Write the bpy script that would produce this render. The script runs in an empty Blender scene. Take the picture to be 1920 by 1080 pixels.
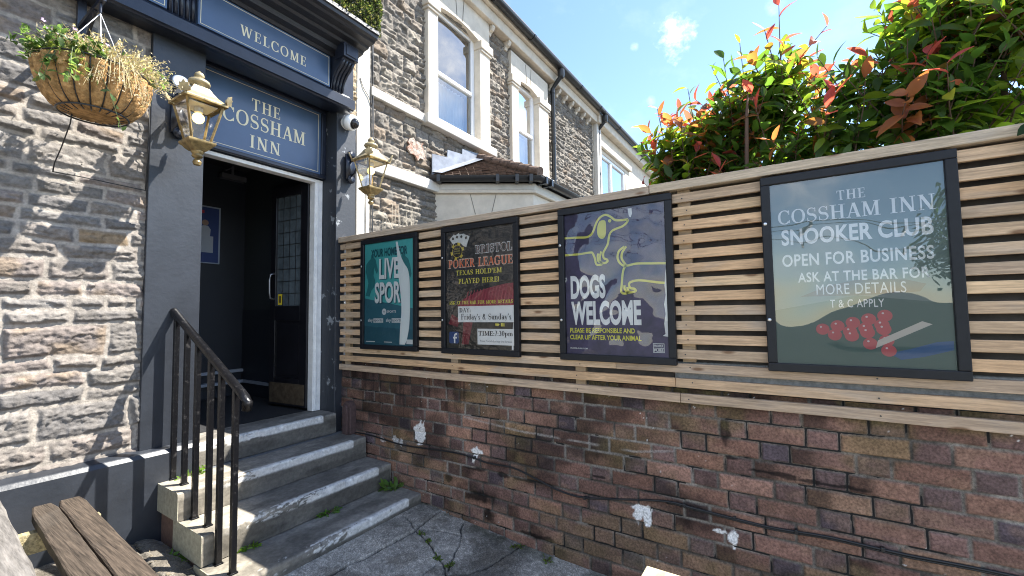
import bpy, math, random
import numpy as np
from mathutils import Matrix, Vector
rad = math.radians
S = bpy.context.scene
COL = S.collection

# ------------------------------------------------------------------ camera
f_px, yaw, pit, rol = 808.5, rad(32.796), rad(3.2057), rad(-0.7616)
Fw = Vector((math.cos(yaw)*math.cos(pit), math.sin(yaw)*math.cos(pit), math.sin(pit)))
r0 = Vector((math.sin(yaw), -math.cos(yaw), 0)); u0 = r0.cross(Fw)
rv = r0*math.cos(rol)+u0*math.sin(rol); uv = -r0*math.sin(rol)+u0*math.cos(rol)
cd = bpy.data.cameras.new('camera'); cam = bpy.data.objects.new('camera', cd); COL.objects.link(cam)
cam.matrix_world = Matrix(((rv.x, uv.x, -Fw.x, 0), (rv.y, uv.y, -Fw.y, 0), (rv.z, uv.z, -Fw.z, 1.47), (0, 0, 0, 1)))
cd.sensor_width = 36; cd.lens = f_px/1920*36; cd.clip_start = 0.05; cd.clip_end = 3000
S.camera = cam

# ------------------------------------------------------------------ sun + sky
SUN = Vector((0.535, -0.50, 1.0)).normalized()
sl = bpy.data.lights.new('sun', 'SUN'); sl.energy = 3.8; sl.angle = rad(0.5); sl.color = (1, .955, .88)
so = bpy.data.objects.new('sun', sl); COL.objects.link(so)
so.rotation_euler = (-SUN).to_track_quat('-Z', 'Y').to_euler()
W = bpy.data.worlds.new('World'); S.world = W; W.use_nodes = True
nt = W.node_tree; N = nt.nodes; L = nt.links; N.clear()
wo = N.new('ShaderNodeOutputWorld'); bg = N.new('ShaderNodeBackground'); L.new(bg.outputs[0], wo.inputs[0])
sky = N.new('ShaderNodeTexSky'); sky.sky_type = 'NISHITA'; sky.sun_disc = False
sky.sun_elevation = math.asin(SUN.z); sky.sun_rotation = math.atan2(SUN.x, SUN.y)
sky.air_density = 1.0; sky.dust_density = 0.2; sky.ozone_density = 2.6; sky.altitude = 600
bg.inputs[1].default_value = 0.086
tc = N.new('ShaderNodeTexCoord')
def wmath(op, a, b=None, clamp=False):
    n = N.new('ShaderNodeMath'); n.operation = op; n.use_clamp = clamp
    for i, x in enumerate((a, b)):
        if x is None: continue
        if isinstance(x, (int, float)): n.inputs[i].default_value = x
        else: L.new(x, n.inputs[i])
    return n.outputs[0]
def wnoise(scale, detail, off=(0, 0, 0), stretch=(1, 1, 1)):
    m = N.new('ShaderNodeMapping'); m.inputs['Location'].default_value = off; m.inputs['Scale'].default_value = stretch
    L.new(tc.outputs['Generated'], m.inputs[0])
    n = N.new('ShaderNodeTexNoise'); n.inputs['Scale'].default_value = scale; n.inputs['Detail'].default_value = detail
    n.inputs['Roughness'].default_value = .62; L.new(m.outputs[0], n.inputs['Vector']); return n.outputs['Fac']
def blob(d, sharp, nz, amt):           # one cloud about a direction of the sky
    d = Vector(d).normalized()
    v = N.new('ShaderNodeVectorMath'); v.operation = 'DOT_PRODUCT'; L.new(tc.outputs['Generated'], v.inputs[0]); v.inputs[1].default_value = d
    a = wmath('SUBTRACT', 1.0, v.outputs['Value']); a = wmath('MULTIPLY', a, sharp)
    a = wmath('SUBTRACT', 1.0, a)
    a = wmath('ADD', a, wmath('MULTIPLY', wmath('SUBTRACT', nz, .5), 4.2))
    a = wmath('POWER', wmath('MULTIPLY', a, amt, True), 1.6); return a
def dotp(d):
    v = N.new('ShaderNodeVectorMath'); v.operation = 'DOT_PRODUCT'; L.new(tc.outputs['Generated'], v.inputs[0]); v.inputs[1].default_value = Vector(d).normalized(); return v.outputs['Value']
def pxdir(x, y): return Fw + rv*((x-960)/f_px) - uv*((y-540)/f_px)
nz = wnoise(34, 8); nzb = wnoise(9, 9, (3, 1, 2))
cl = wmath('POWER', wmath('MULTIPLY', wmath('ADD', wmath('SUBTRACT', .75, wmath('MULTIPLY', wmath('SUBTRACT', 1.0, dotp(pxdir(1266, 68))), 1150)), wmath('MULTIPLY', wmath('SUBTRACT', wnoise(26, 9, (2, 5, 1), (1, 1.3, 1.7)), .47), 4.6)), .42, True), 1.5)
for d, s_, n_, a_ in ((pxdir(1190, 88), 26000, nz, .22), (pxdir(1222, 190), 18000, nz, .22), (pxdir(1450, 5), 6000, nz, .2),
                      (pxdir(1130, 215), 3500, nz, .13), (pxdir(1090, 165), 2500, nz, .07),
                      ((3.95, -3.45, 3.45), 60, nzb, .55), ((5.7, -3.45, 2.75), 300, nzb, .4), ((.45, -.85, .35), 30, nzb, .6), ((-.7, -.5, .35), 8, nzb, .6),
                      ((-.8, .1, .5), 8, nzb, .6), ((-.9, .3, .18), 10, nzb, .55), ((-.3, -.9, .15), 9, nzb, .6)):
    cl = wmath('MAXIMUM', cl, blob(d, s_, n_, a_))
wsp = wmath('MULTIPLY', wmath('SUBTRACT', wnoise(3.0, 8, (1, 4, 2), (1, 2.2, 3.5)), .56, True), .25)
cl = wmath('MAXIMUM', cl, wsp)
mx = N.new('ShaderNodeMixRGB'); L.new(cl, mx.inputs[0]); L.new(sky.outputs[0], mx.inputs[1]); mx.inputs[2].default_value = (8.2, 8.4, 8.8, 1)
L.new(mx.outputs[0], bg.inputs[0])
S.view_settings.view_transform = 'Standard'; S.view_settings.look = 'None'; S.view_settings.gamma = 1
S.view_settings.exposure = 2.12
S.cycles.use_denoising = True; S.cycles.denoiser = 'OPENIMAGEDENOISE'; S.cycles.denoising_input_passes = 'RGB_ALBEDO_NORMAL'; S.cycles.denoising_prefilter = 'NONE'; S.cycles.filter_width = 1.05; S.cycles.sample_clamp_indirect = 4
S.cycles.max_bounces = 10; S.cycles.diffuse_bounces = 5; S.cycles.transparent_max_bounces = 16

# ------------------------------------------------------------------ noise
rng = np.random.default_rng(7); random.seed(7)
def _h(ix, iy, seed):
    a = (ix.astype(np.int64)*374761393 + iy.astype(np.int64)*668265263 + seed*2147483647) & 0xffffffff
    a = ((a ^ (a >> 13))*1274126177) & 0xffffffff
    return ((a ^ (a >> 16)) & 0xffff)/65535.0
def vn(x, y, seed=0):
    ix = np.floor(x); iy = np.floor(y); fx = x-ix; fy = y-iy
    fx = fx*fx*(3-2*fx); fy = fy*fy*(3-2*fy)
    a = _h(ix, iy, seed); b = _h(ix+1, iy, seed); c = _h(ix, iy+1, seed); d = _h(ix+1, iy+1, seed)
    return (a*(1-fx)+b*fx)*(1-fy)+(c*(1-fx)+d*fx)*fy
def fbm(x, y, seed=0, o=4):
    s = 0; a = .5; t = 0
    for k in range(o):
        s = s+a*vn(x*2**k+k*17.3, y*2**k-k*9.1, seed+k); t += a; a *= .5
    return s/t
def ss(x, a, b): t = np.clip((x-a)/(b-a), 0, 1); return t*t*(3-2*t)

# ------------------------------------------------------------------ materials
def mat(name, col=(.5, .5, .5), rough=.6, spec=.5, metal=0, attr=False, nscale=0, namt=.25, bump=0, bscale=60, bdist=.004,
        stretch=(1, 1, 1), coat=0, transl=0, ncol=None, nrange=(.35, .65)):
    m = bpy.data.materials.new(name); m.use_nodes = True; t = m.node_tree; b = t.nodes['Principled BSDF']
    b.inputs['Base Color'].default_value = (*col, 1); b.inputs['Roughness'].default_value = rough
    b.inputs['Specular IOR Level'].default_value = spec; b.inputs['Metallic'].default_value = metal
    b.inputs['Coat Weight'].default_value = coat; b.inputs['Coat Roughness'].default_value = .1
    src = None
    if attr:
        a = t.nodes.new('ShaderNodeAttribute'); a.attribute_name = 'Col'; src = a.outputs['Color']
    c = t.nodes.new('ShaderNodeTexCoord'); mp = t.nodes.new('ShaderNodeMapping'); mp.inputs['Scale'].default_value = stretch
    t.links.new(c.outputs['Object'], mp.inputs[0])
    if nscale:
        n = t.nodes.new('ShaderNodeTexNoise'); n.inputs['Scale'].default_value = nscale; n.inputs['Detail'].default_value = 6
        n.inputs['Roughness'].default_value = .65; t.links.new(mp.outputs[0], n.inputs['Vector'])
        r = t.nodes.new('ShaderNodeMapRange'); r.inputs[1].default_value = nrange[0]; r.inputs[2].default_value = nrange[1]
        t.links.new(n.outputs['Fac'], r.inputs[0])
        x = t.nodes.new('ShaderNodeMixRGB')
        if ncol is None:
            x.blend_type = 'MULTIPLY'; x.inputs[0].default_value = 1
            r.inputs[3].default_value = 1-namt; r.inputs[4].default_value = 1+namt*.6
            if src: t.links.new(src, x.inputs[1])
            else: x.inputs[1].default_value = (*col, 1)
            t.links.new(r.outputs[0], x.inputs[2])
        else:
            r.inputs[3].default_value = 0; r.inputs[4].default_value = namt
            t.links.new(r.outputs[0], x.inputs[0])
            if src: t.links.new(src, x.inputs[1])
            else: x.inputs[1].default_value = (*col, 1)
            x.inputs[2].default_value = (*ncol, 1)
        src = x.outputs[0]
    if src: t.links.new(src, b.inputs['Base Color'])
    if bump:
        n = t.nodes.new('ShaderNodeTexNoise'); n.inputs['Scale'].default_value = bscale; n.inputs['Detail'].default_value = 5
        t.links.new(mp.outputs[0], n.inputs['Vector'])
        bp = t.nodes.new('ShaderNodeBump'); bp.inputs['Strength'].default_value = bump; bp.inputs['Distance'].default_value = bdist
        t.links.new(n.outputs['Fac'], bp.inputs['Height']); t.links.new(bp.outputs[0], b.inputs['Normal'])
    if transl:
        tr = t.nodes.new('ShaderNodeBsdfTranslucent'); ms = t.nodes.new('ShaderNodeMixShader'); ms.inputs[0].default_value = transl
        g = t.nodes.new('ShaderNodeMixRGB'); g.blend_type = 'MULTIPLY'; g.inputs[0].default_value = 1; g.inputs[2].default_value = (1.75, 1.85, 1.0, 1)
        if src: t.links.new(src, g.inputs[1])
        else: g.inputs[1].default_value = (*col, 1)
        t.links.new(g.outputs[0], tr.inputs[0])
        t.links.new(b.outputs[0], ms.inputs[1]); t.links.new(tr.outputs[0], ms.inputs[2])
        t.links.new(ms.outputs[0], t.nodes['Material Output'].inputs[0])
    return m
def glass_mat(name, tint=(1, 1, 1), rough=0.0, ior=1.5, bump=0, bscale=3, boost=1.0):
    m = bpy.data.materials.new(name); m.use_nodes = True; t = m.node_tree; t.nodes.clear()
    o = t.nodes.new('ShaderNodeOutputMaterial'); ms = t.nodes.new('ShaderNodeMixShader')
    g = t.nodes.new('ShaderNodeBsdfGlossy'); g.inputs['Roughness'].default_value = rough
    tr = t.nodes.new('ShaderNodeBsdfTransparent'); tr.inputs[0].default_value = (*tint, 1)
    fr = t.nodes.new('ShaderNodeFresnel'); fr.inputs[0].default_value = ior
    mm = t.nodes.new('ShaderNodeMath'); mm.operation = 'MULTIPLY'; mm.use_clamp = True; mm.inputs[1].default_value = boost
    t.links.new(fr.outputs[0], mm.inputs[0]); t.links.new(mm.outputs[0], ms.inputs[0])
    t.links.new(tr.outputs[0], ms.inputs[1]); t.links.new(g.outputs[0], ms.inputs[2]); t.links.new(ms.outputs[0], o.inputs[0])
    if bump:
        c = t.nodes.new('ShaderNodeTexCoord'); n = t.nodes.new('ShaderNodeTexNoise'); n.inputs['Scale'].default_value = bscale
        n.inputs['Detail'].default_value = 1.5
        t.links.new(c.outputs['Object'], n.inputs['Vector'])
        bp = t.nodes.new('ShaderNodeBump'); bp.inputs['Strength'].default_value = bump; bp.inputs['Distance'].default_value = .05
        t.links.new(n.outputs['Fac'], bp.inputs['Height']); t.links.new(bp.outputs[0], g.inputs['Normal'])
    return m
def emit(name, col, st):
    m = bpy.data.materials.new(name); m.use_nodes = True; b = m.node_tree.nodes['Principled BSDF']
    b.inputs['Emission Color'].default_value = (*col, 1); b.inputs['Emission Strength'].default_value = st
    b.inputs['Base Color'].default_value = (*col, 1); return m
M = dict(
 stone=mat('stone', attr=True, rough=.9, spec=.25, nscale=45, namt=.3, bump=.5, bscale=120, bdist=.004),
 brick=mat('brick', attr=True, rough=.85, spec=.3, nscale=95, namt=.45, bump=.7, bscale=160, bdist=.002),
 paving=mat('paving', attr=True, rough=.9, spec=.3, nscale=210, namt=.6, bump=.6, bscale=220, bdist=.003),
 ground=mat('ground', (.055, .054, .052), .9, nscale=12, namt=.3),
 navy=mat('navy_paint', (.024, .028, .036), .40, .5, nscale=5, namt=.2, bump=.35, bscale=34, bdist=.004),
 navyw=mat('worn_navy_paint', (.026, .030, .038), .5, .5, nscale=9, namt=.8, ncol=(.30, .32, .34), nrange=(.60, .64), bump=.5, bscale=40, bdist=.003),
 navyd=mat('dark_navy_gloss', (.012, .016, .028), .3, .5, nscale=9, namt=.3, bump=.25, bscale=60, bdist=.002),
 fascia=mat('sign_blue', (.056, .098, .178), .28, .5, nscale=3, namt=.1),
 gold=mat('sign_gold', (.70, .63, .43), .5),
 white=mat('white_paint', (.78, .78, .76), .45, nscale=14, namt=.12),
 upvc=mat('white_upvc', (.82, .83, .83), .25),
 render=mat('cream_render', (.62, .555, .455), .8, .3, nscale=6, namt=.12, bump=.25, bscale=70, bdist=.003),
 quoin=mat('pale_render', (.60, .57, .51), .8, .3, nscale=4, namt=.12, bump=.3, bscale=50, bdist=.004),
 sandy=mat('sandy_stone', (.50, .38, .23), .9, .3, nscale=30, namt=.4, bump=.8, bscale=40, bdist=.01),
 brass=mat('gold_paint', (.33, .235, .10), .36, .6, .45, nscale=26, namt=.5),
 brassp=mat('pale_gold_paint', (.40, .325, .19), .38, .6, .25, nscale=22, namt=.4),
 black=mat('black_paint', (.014, .014, .016), .3, .5, nscale=50, namt=.3, bump=.6, bscale=90, bdist=.002),
 blackp=mat('black_plastic', (.016, .017, .019), .32, .5),
 frame=mat('black_frame', (.010, .011, .014), .45, .3, nscale=30, namt=.2),
 railm=mat('worn_glinting_rail', (.005, .005, .006), .30, .3, nscale=34, namt=.35, ncol=(.16, .15, .145), nrange=(.58, .76), bump=.7, bscale=70, bdist=.003),  # grey flecks mix wear with highlights painted into the black
 steel=mat('steel', (.6, .6, .6), .3, .5, 1),
 doorblack=mat('black_door_gloss', (.010, .010, .013), .3, .5, nscale=9, namt=.3), joint=mat('joint_line', (.20, .18, .15), .9), lead=mat('lead_flashing', (.20, .22, .26), .55, .5, .3, nscale=5, namt=.3, bump=.4, bscale=14, bdist=.01),
 tile=mat('roof_tile', (.13, .085, .062), .9, nscale=20, namt=.5, bump=.7, bscale=60, bdist=.006),
 slab=mat('step_stone', attr=True, rough=.75, spec=.4, nscale=40, namt=.25, bump=.5, bscale=70, bdist=.004),
 wood=mat('fence_wood', attr=True, rough=.7, spec=.3, nscale=7, namt=.28, stretch=(6, .8, 9), bump=.3, bscale=9, bdist=.002),
 bench=mat('weathered_wood', attr=True, rough=.85, spec=.2, nscale=11, namt=.5, stretch=(7, .6, 7), bump=.9, bscale=13, bdist=.006),
 plywood=mat('sunlit_pale_wood', (.50, .43, .26), .6, nscale=6, namt=.15, stretch=(.8, 9, 9)),
 leaf=mat('leaf', attr=True, rough=.33, spec=.4, transl=.62),
 twig=mat('twig', (.10, .06, .04), .8),
 straw=mat('dry_straw', (.55, .46, .28), .8, transl=.2),
 coir=mat('coir', (.40, .235, .10), .95, .1, nscale=24, namt=.55, bump=1, bscale=55, bdist=.012),
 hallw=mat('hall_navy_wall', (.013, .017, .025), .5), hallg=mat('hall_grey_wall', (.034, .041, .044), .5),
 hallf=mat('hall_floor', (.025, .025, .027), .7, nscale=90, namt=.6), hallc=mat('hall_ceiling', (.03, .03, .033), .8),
 bulb=emit('bulb', (1, .74, .26), 1.0), paper=mat('paper', (.80, .80, .80), .6),
 glass=glass_mat('clear_glass', (.97, .98, .98), boost=.6), acry=glass_mat('acrylic', (.97, .98, .98), 0, 1.5, .35, 4.0, 1.5),
 acrybig=glass_mat('bowed_acrylic', (.97, .98, .98), 0, 1.5, .22, 2.2, 3.0),
 wglass=glass_mat('window_glass', (.75, .8, .82), 0, 1.6, .02, 2, 3.8),
 curtain=mat('net_curtain', (.8, .81, .83), .9), room=mat('dark_room', (.05, .05, .055), .9),
 cable=mat('black_cable', (.012, .012, .012), .5), brownstone=mat('brown_stone', (.075, .045, .042), .8, nscale=40, namt=.3, bump=.4),
 concrete=mat('concrete_block', (.26, .26, .25), .9, nscale=40, namt=.3, bump=.5, bscale=90),
 slate=mat('roof_slate', (.07, .07, .08), .7), void=mat('dark_backing', (.012, .012, .012), .9), backing=mat('brown_backing', (.085, .070, .058), .9, nscale=8, namt=.4),
)
_flat = {}
def flat(col, rough=.55):
    k = (tuple(round(c, 3) for c in col), rough)
    if k not in _flat: _flat[k] = mat('print_ink', col, rough)
    return _flat[k]

# ------------------------------------------------------------------ mesh builder
class MB:
    def __init__(s): s.v = []; s.f = []; s.c = []
    def add(s, vs, fs, col=None):
        b = len(s.v); s.v += [tuple(p) for p in vs]; s.f += [tuple(i+b for i in q) for q in fs]; s.c += [col or (.5, .5, .5)]*len(vs); return s
    def box(s, a, b, col=None):
        x0, y0, z0 = a; x1, y1, z1 = b
        return s.add([(x0, y0, z0), (x1, y0, z0), (x1, y1, z0), (x0, y1, z0), (x0, y0, z1), (x1, y0, z1), (x1, y1, z1), (x0, y1, z1)],
                     [(0, 3, 2, 1), (4, 5, 6, 7), (0, 1, 5, 4), (1, 2, 6, 5), (2, 3, 7, 6), (3, 0, 4, 7)], col)
    def bar(s, p, q, w, h, up=(0, 0, 1), col=None):      # rectangular bar from p to q
        p = Vector(p); q = Vector(q); d = (q-p).normalized(); r = d.cross(Vector(up)).normalized(); u = r.cross(d)
        vs = [e+r*(a*w/2)+u*(b*h/2) for e in (p, q) for a, b in ((-1, -1), (1, -1), (1, 1), (-1, 1))]
        return s.add(vs, [(0, 1, 2, 3), (7, 6, 5, 4), (0, 4, 5, 1), (1, 5, 6, 2), (2, 6, 7, 3), (3, 7, 4, 0)], col)
    def tube(s, path, r, n=8, col=None):
        P = [Vector(p) for p in path]; R = r if isinstance(r, (list, tuple)) else [r]*len(P)
        vs = []; fs = []; ref = Vector((.13, .27, .95))
        for i, p in enumerate(P):
            d = (P[min(i+1, len(P)-1)]-P[max(i-1, 0)]).normalized()
            a = d.cross(ref)
            if a.length < .05: a = d.cross(Vector((1, 0, 0)))
            a.normalize(); b = d.cross(a)
            vs += [p+(a*math.cos(2*math.pi*k/n)+b*math.sin(2*math.pi*k/n))*R[i] for k in range(n)]
        for i in range(len(P)-1):
            fs += [(i*n+k, i*n+(k+1) % n, (i+1)*n+(k+1) % n, (i+1)*n+k) for k in range(n)]
        fs += [tuple(range(n)), tuple(range((len(P)-1)*n, len(P)*n))[::-1]]
        return s.add(vs, fs, col)
    def lathe(s, prof, c, n=20, rot=0, col=None, axis=None):   # prof: (radius, z)
        c = Vector(c); A = Vector((0, 0, 1)) if axis is None else Vector(axis).normalized()
        a = A.cross(Vector((0, 1, 0))) if abs(A.y) < .9 else A.cross(Vector((1, 0, 0)))
        a.normalize(); b = A.cross(a)
        if axis is None: a = Vector((1, 0, 0)); b = Vector((0, 1, 0))
        vs = []; fs = []
        for r, z in prof:
            vs += [c+A*z+(a*math.cos(rot+2*math.pi*k/n)+b*math.sin(rot+2*math.pi*k/n))*r for k in range(n)]
        for i in range(len(prof)-1):
            fs += [(i*n+k, i*n+(k+1) % n, (i+1)*n+(k+1) % n, (i+1)*n+k) for k in range(n)]
        fs += [tuple(range(n))[::-1], tuple(range((len(prof)-1)*n, len(prof)*n))]
        return s.add(vs, fs, col)
    def prism(s, pts, o, u, v, w, t, col=None):          # 2-D outline in (u,v), extruded t along w
        o = Vector(o); u = Vector(u); v = Vector(v); w = Vector(w)*t; n = len(pts)
        vs = [o+u*a+v*b for a, b in pts]+[o+u*a+v*b+w for a, b in pts]
        fs = [tuple(range(n)), tuple(range(n, 2*n))[::-1]]+[(k, k+n, (k+1) % n+n, (k+1) % n) for k in range(n)]
        return s.add(vs, fs, col)
    def sphere(s, c, r, n=14, sc=(1, 1, 1), col=None):
        k0 = len(s.v); m = n//2
        s.lathe([(max(1e-4, r*math.sin(math.pi*k/m)), -r*math.cos(math.pi*k/m)) for k in range(m+1)], (0, 0, 0), n, col=col)
        for i in range(k0, len(s.v)):
            p = s.v[i]; s.v[i] = (c[0]+p[0]*sc[0], c[1]+p[1]*sc[1], c[2]+p[2]*sc[2])
        return s
    def build(s, name, m, parent=None, smooth=False, bevel=0):
        me = bpy.data.meshes.new(name); o = Vector((0, 0, 0)); q = parent
        while q is not None: o = o+q.location; q = q.parent
        me.from_pydata([Vector(p)-o for p in s.v], [], s.f)
        ca = me.color_attributes.new('Col', 'FLOAT_COLOR', 'POINT')
        ca.data.foreach_set('color', np.array([(*c, 1) for c in s.c], dtype=np.float32).ravel())
        import bmesh
        bm = bmesh.new(); bm.from_mesh(me); bmesh.ops.recalc_face_normals(bm, faces=bm.faces); bm.to_mesh(me); bm.free()
        return link(name, me, m, parent, smooth, bevel)
def link(name, me, m, parent=None, smooth=False, bevel=0):
    ob = bpy.data.objects.new(name, me); COL.objects.link(ob); me.materials.append(m)
    if parent: ob.parent = parent
    if smooth:
        if smooth is True: me.polygons.foreach_set('use_smooth', [True]*len(me.polygons))
        else: me.shade_smooth() if False else me.set_sharp_from_angle(angle=rad(smooth)); me.polygons.foreach_set('use_smooth', [True]*len(me.polygons))
    if bevel:
        b = ob.modifiers.new('bevel', 'BEVEL'); b.width = bevel; b.segments = 2; b.limit_method = 'ANGLE'; b.angle_limit = rad(40)
    return ob
def npmesh(name, V, F, m, parent=None, smooth=True, col=None):   # numpy quads/tris
    me = bpy.data.meshes.new(name); o = np.zeros(3); q = parent
    while q is not None: o = o+np.array(q.location); q = q.parent
    V = np.asarray(V, dtype=np.float32)-o.astype(np.float32); k = F.shape[1]
    me.vertices.add(len(V)); me.vertices.foreach_set('co', V.astype(np.float32).ravel())
    me.loops.add(F.size); me.loops.foreach_set('vertex_index', F.astype(np.int32).ravel())
    me.polygons.add(len(F)); me.polygons.foreach_set('loop_start', np.arange(0, F.size, k, dtype=np.int32))
    me.update(calc_edges=True)
    if col is not None:
        ca = me.color_attributes.new('Col', 'FLOAT_COLOR', 'POINT')
        ca.data.foreach_set('color', np.concatenate([col, np.ones((len(V), 1))], 1).astype(np.float32).ravel())
    me.polygons.foreach_set('use_smooth', np.full(len(F), smooth)); me.update()
    ob = bpy.data.objects.new(name, me); COL.objects.link(ob); me.materials.append(m)
    if parent: ob.parent = parent
    return ob
def grid_faces(nu, nv, flip=False, keep=None):
    i, j = np.meshgrid(np.arange(nu-1), np.arange(nv-1), indexing='ij')
    a = (i*nv+j).ravel(); F = np.stack([a, a+nv, a+nv+1, a+1], 1)
    if keep is not None: F = F[keep.ravel()]
    return F[:, ::-1] if flip else F
def thing(name, label, cat, loc=(0, 0, 0), group=None):
    o = bpy.data.objects.new(name, None); COL.objects.link(o); o.location = loc; o.empty_display_size = .1
    o['label'] = label; o['category'] = cat
    if group: o['group'] = group
    return o
def tag(o, label, cat, group=None):
    o['label'] = label; o['category'] = cat
    if group: o['group'] = group
    return o
def structure(o): o['kind'] = 'structure'; return o
def copy_thing(r, loc, label):
    c = r.copy(); COL.objects.link(c); c.location = loc; c['label'] = label
    for ch in r.children:
        d = ch.copy(); COL.objects.link(d); d.parent = c
        for g in ch.children:
            e = g.copy(); COL.objects.link(e); e.parent = d
    return c

# ------------------------------------------------------------------ lettering
class Plane2:
    def __init__(s, o, u, v): s.o = Vector(o); s.u = Vector(u); s.v = Vector(v); s.n = s.u.cross(s.v)
    def at(s, a, b, h=0): return s.o+s.u*a+s.v*b+s.n*h
def sans(txt, bold=0.0, sp=1.0):
    cu = bpy.data.curves.new('t', 'FONT'); cu.body = txt; cu.offset = bold; cu.space_character = sp; cu.resolution_u = 4
    ob = bpy.data.objects.new('t', cu); COL.objects.link(ob)
    dg = bpy.context.evaluated_depsgraph_get(); dg.update(); me = bpy.data.meshes.new_from_object(ob.evaluated_get(dg))
    vs = [(p.co.x, p.co.y) for p in me.vertices]; fs = [tuple(p.vertices) for p in me.polygons]
    bpy.data.objects.remove(ob); bpy.data.meshes.remove(me); bpy.data.curves.remove(cu)
    return vs, fs
T, H, SR, SH = .165, .062, .10, .045
def _arc(cx, cy, rx, ry, a0, a1, wt=T, wn=H, n=16):
    out = []
    for k in range(n+1):
        a = rad(a0+(a1-a0)*k/n); w = wn+(wt-wn)*abs(math.cos(a))**1.3
        out.append((cx+(rx-w/2)*math.cos(a), cy+(ry-wn/2)*math.sin(a), w, a))
    return out
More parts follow.
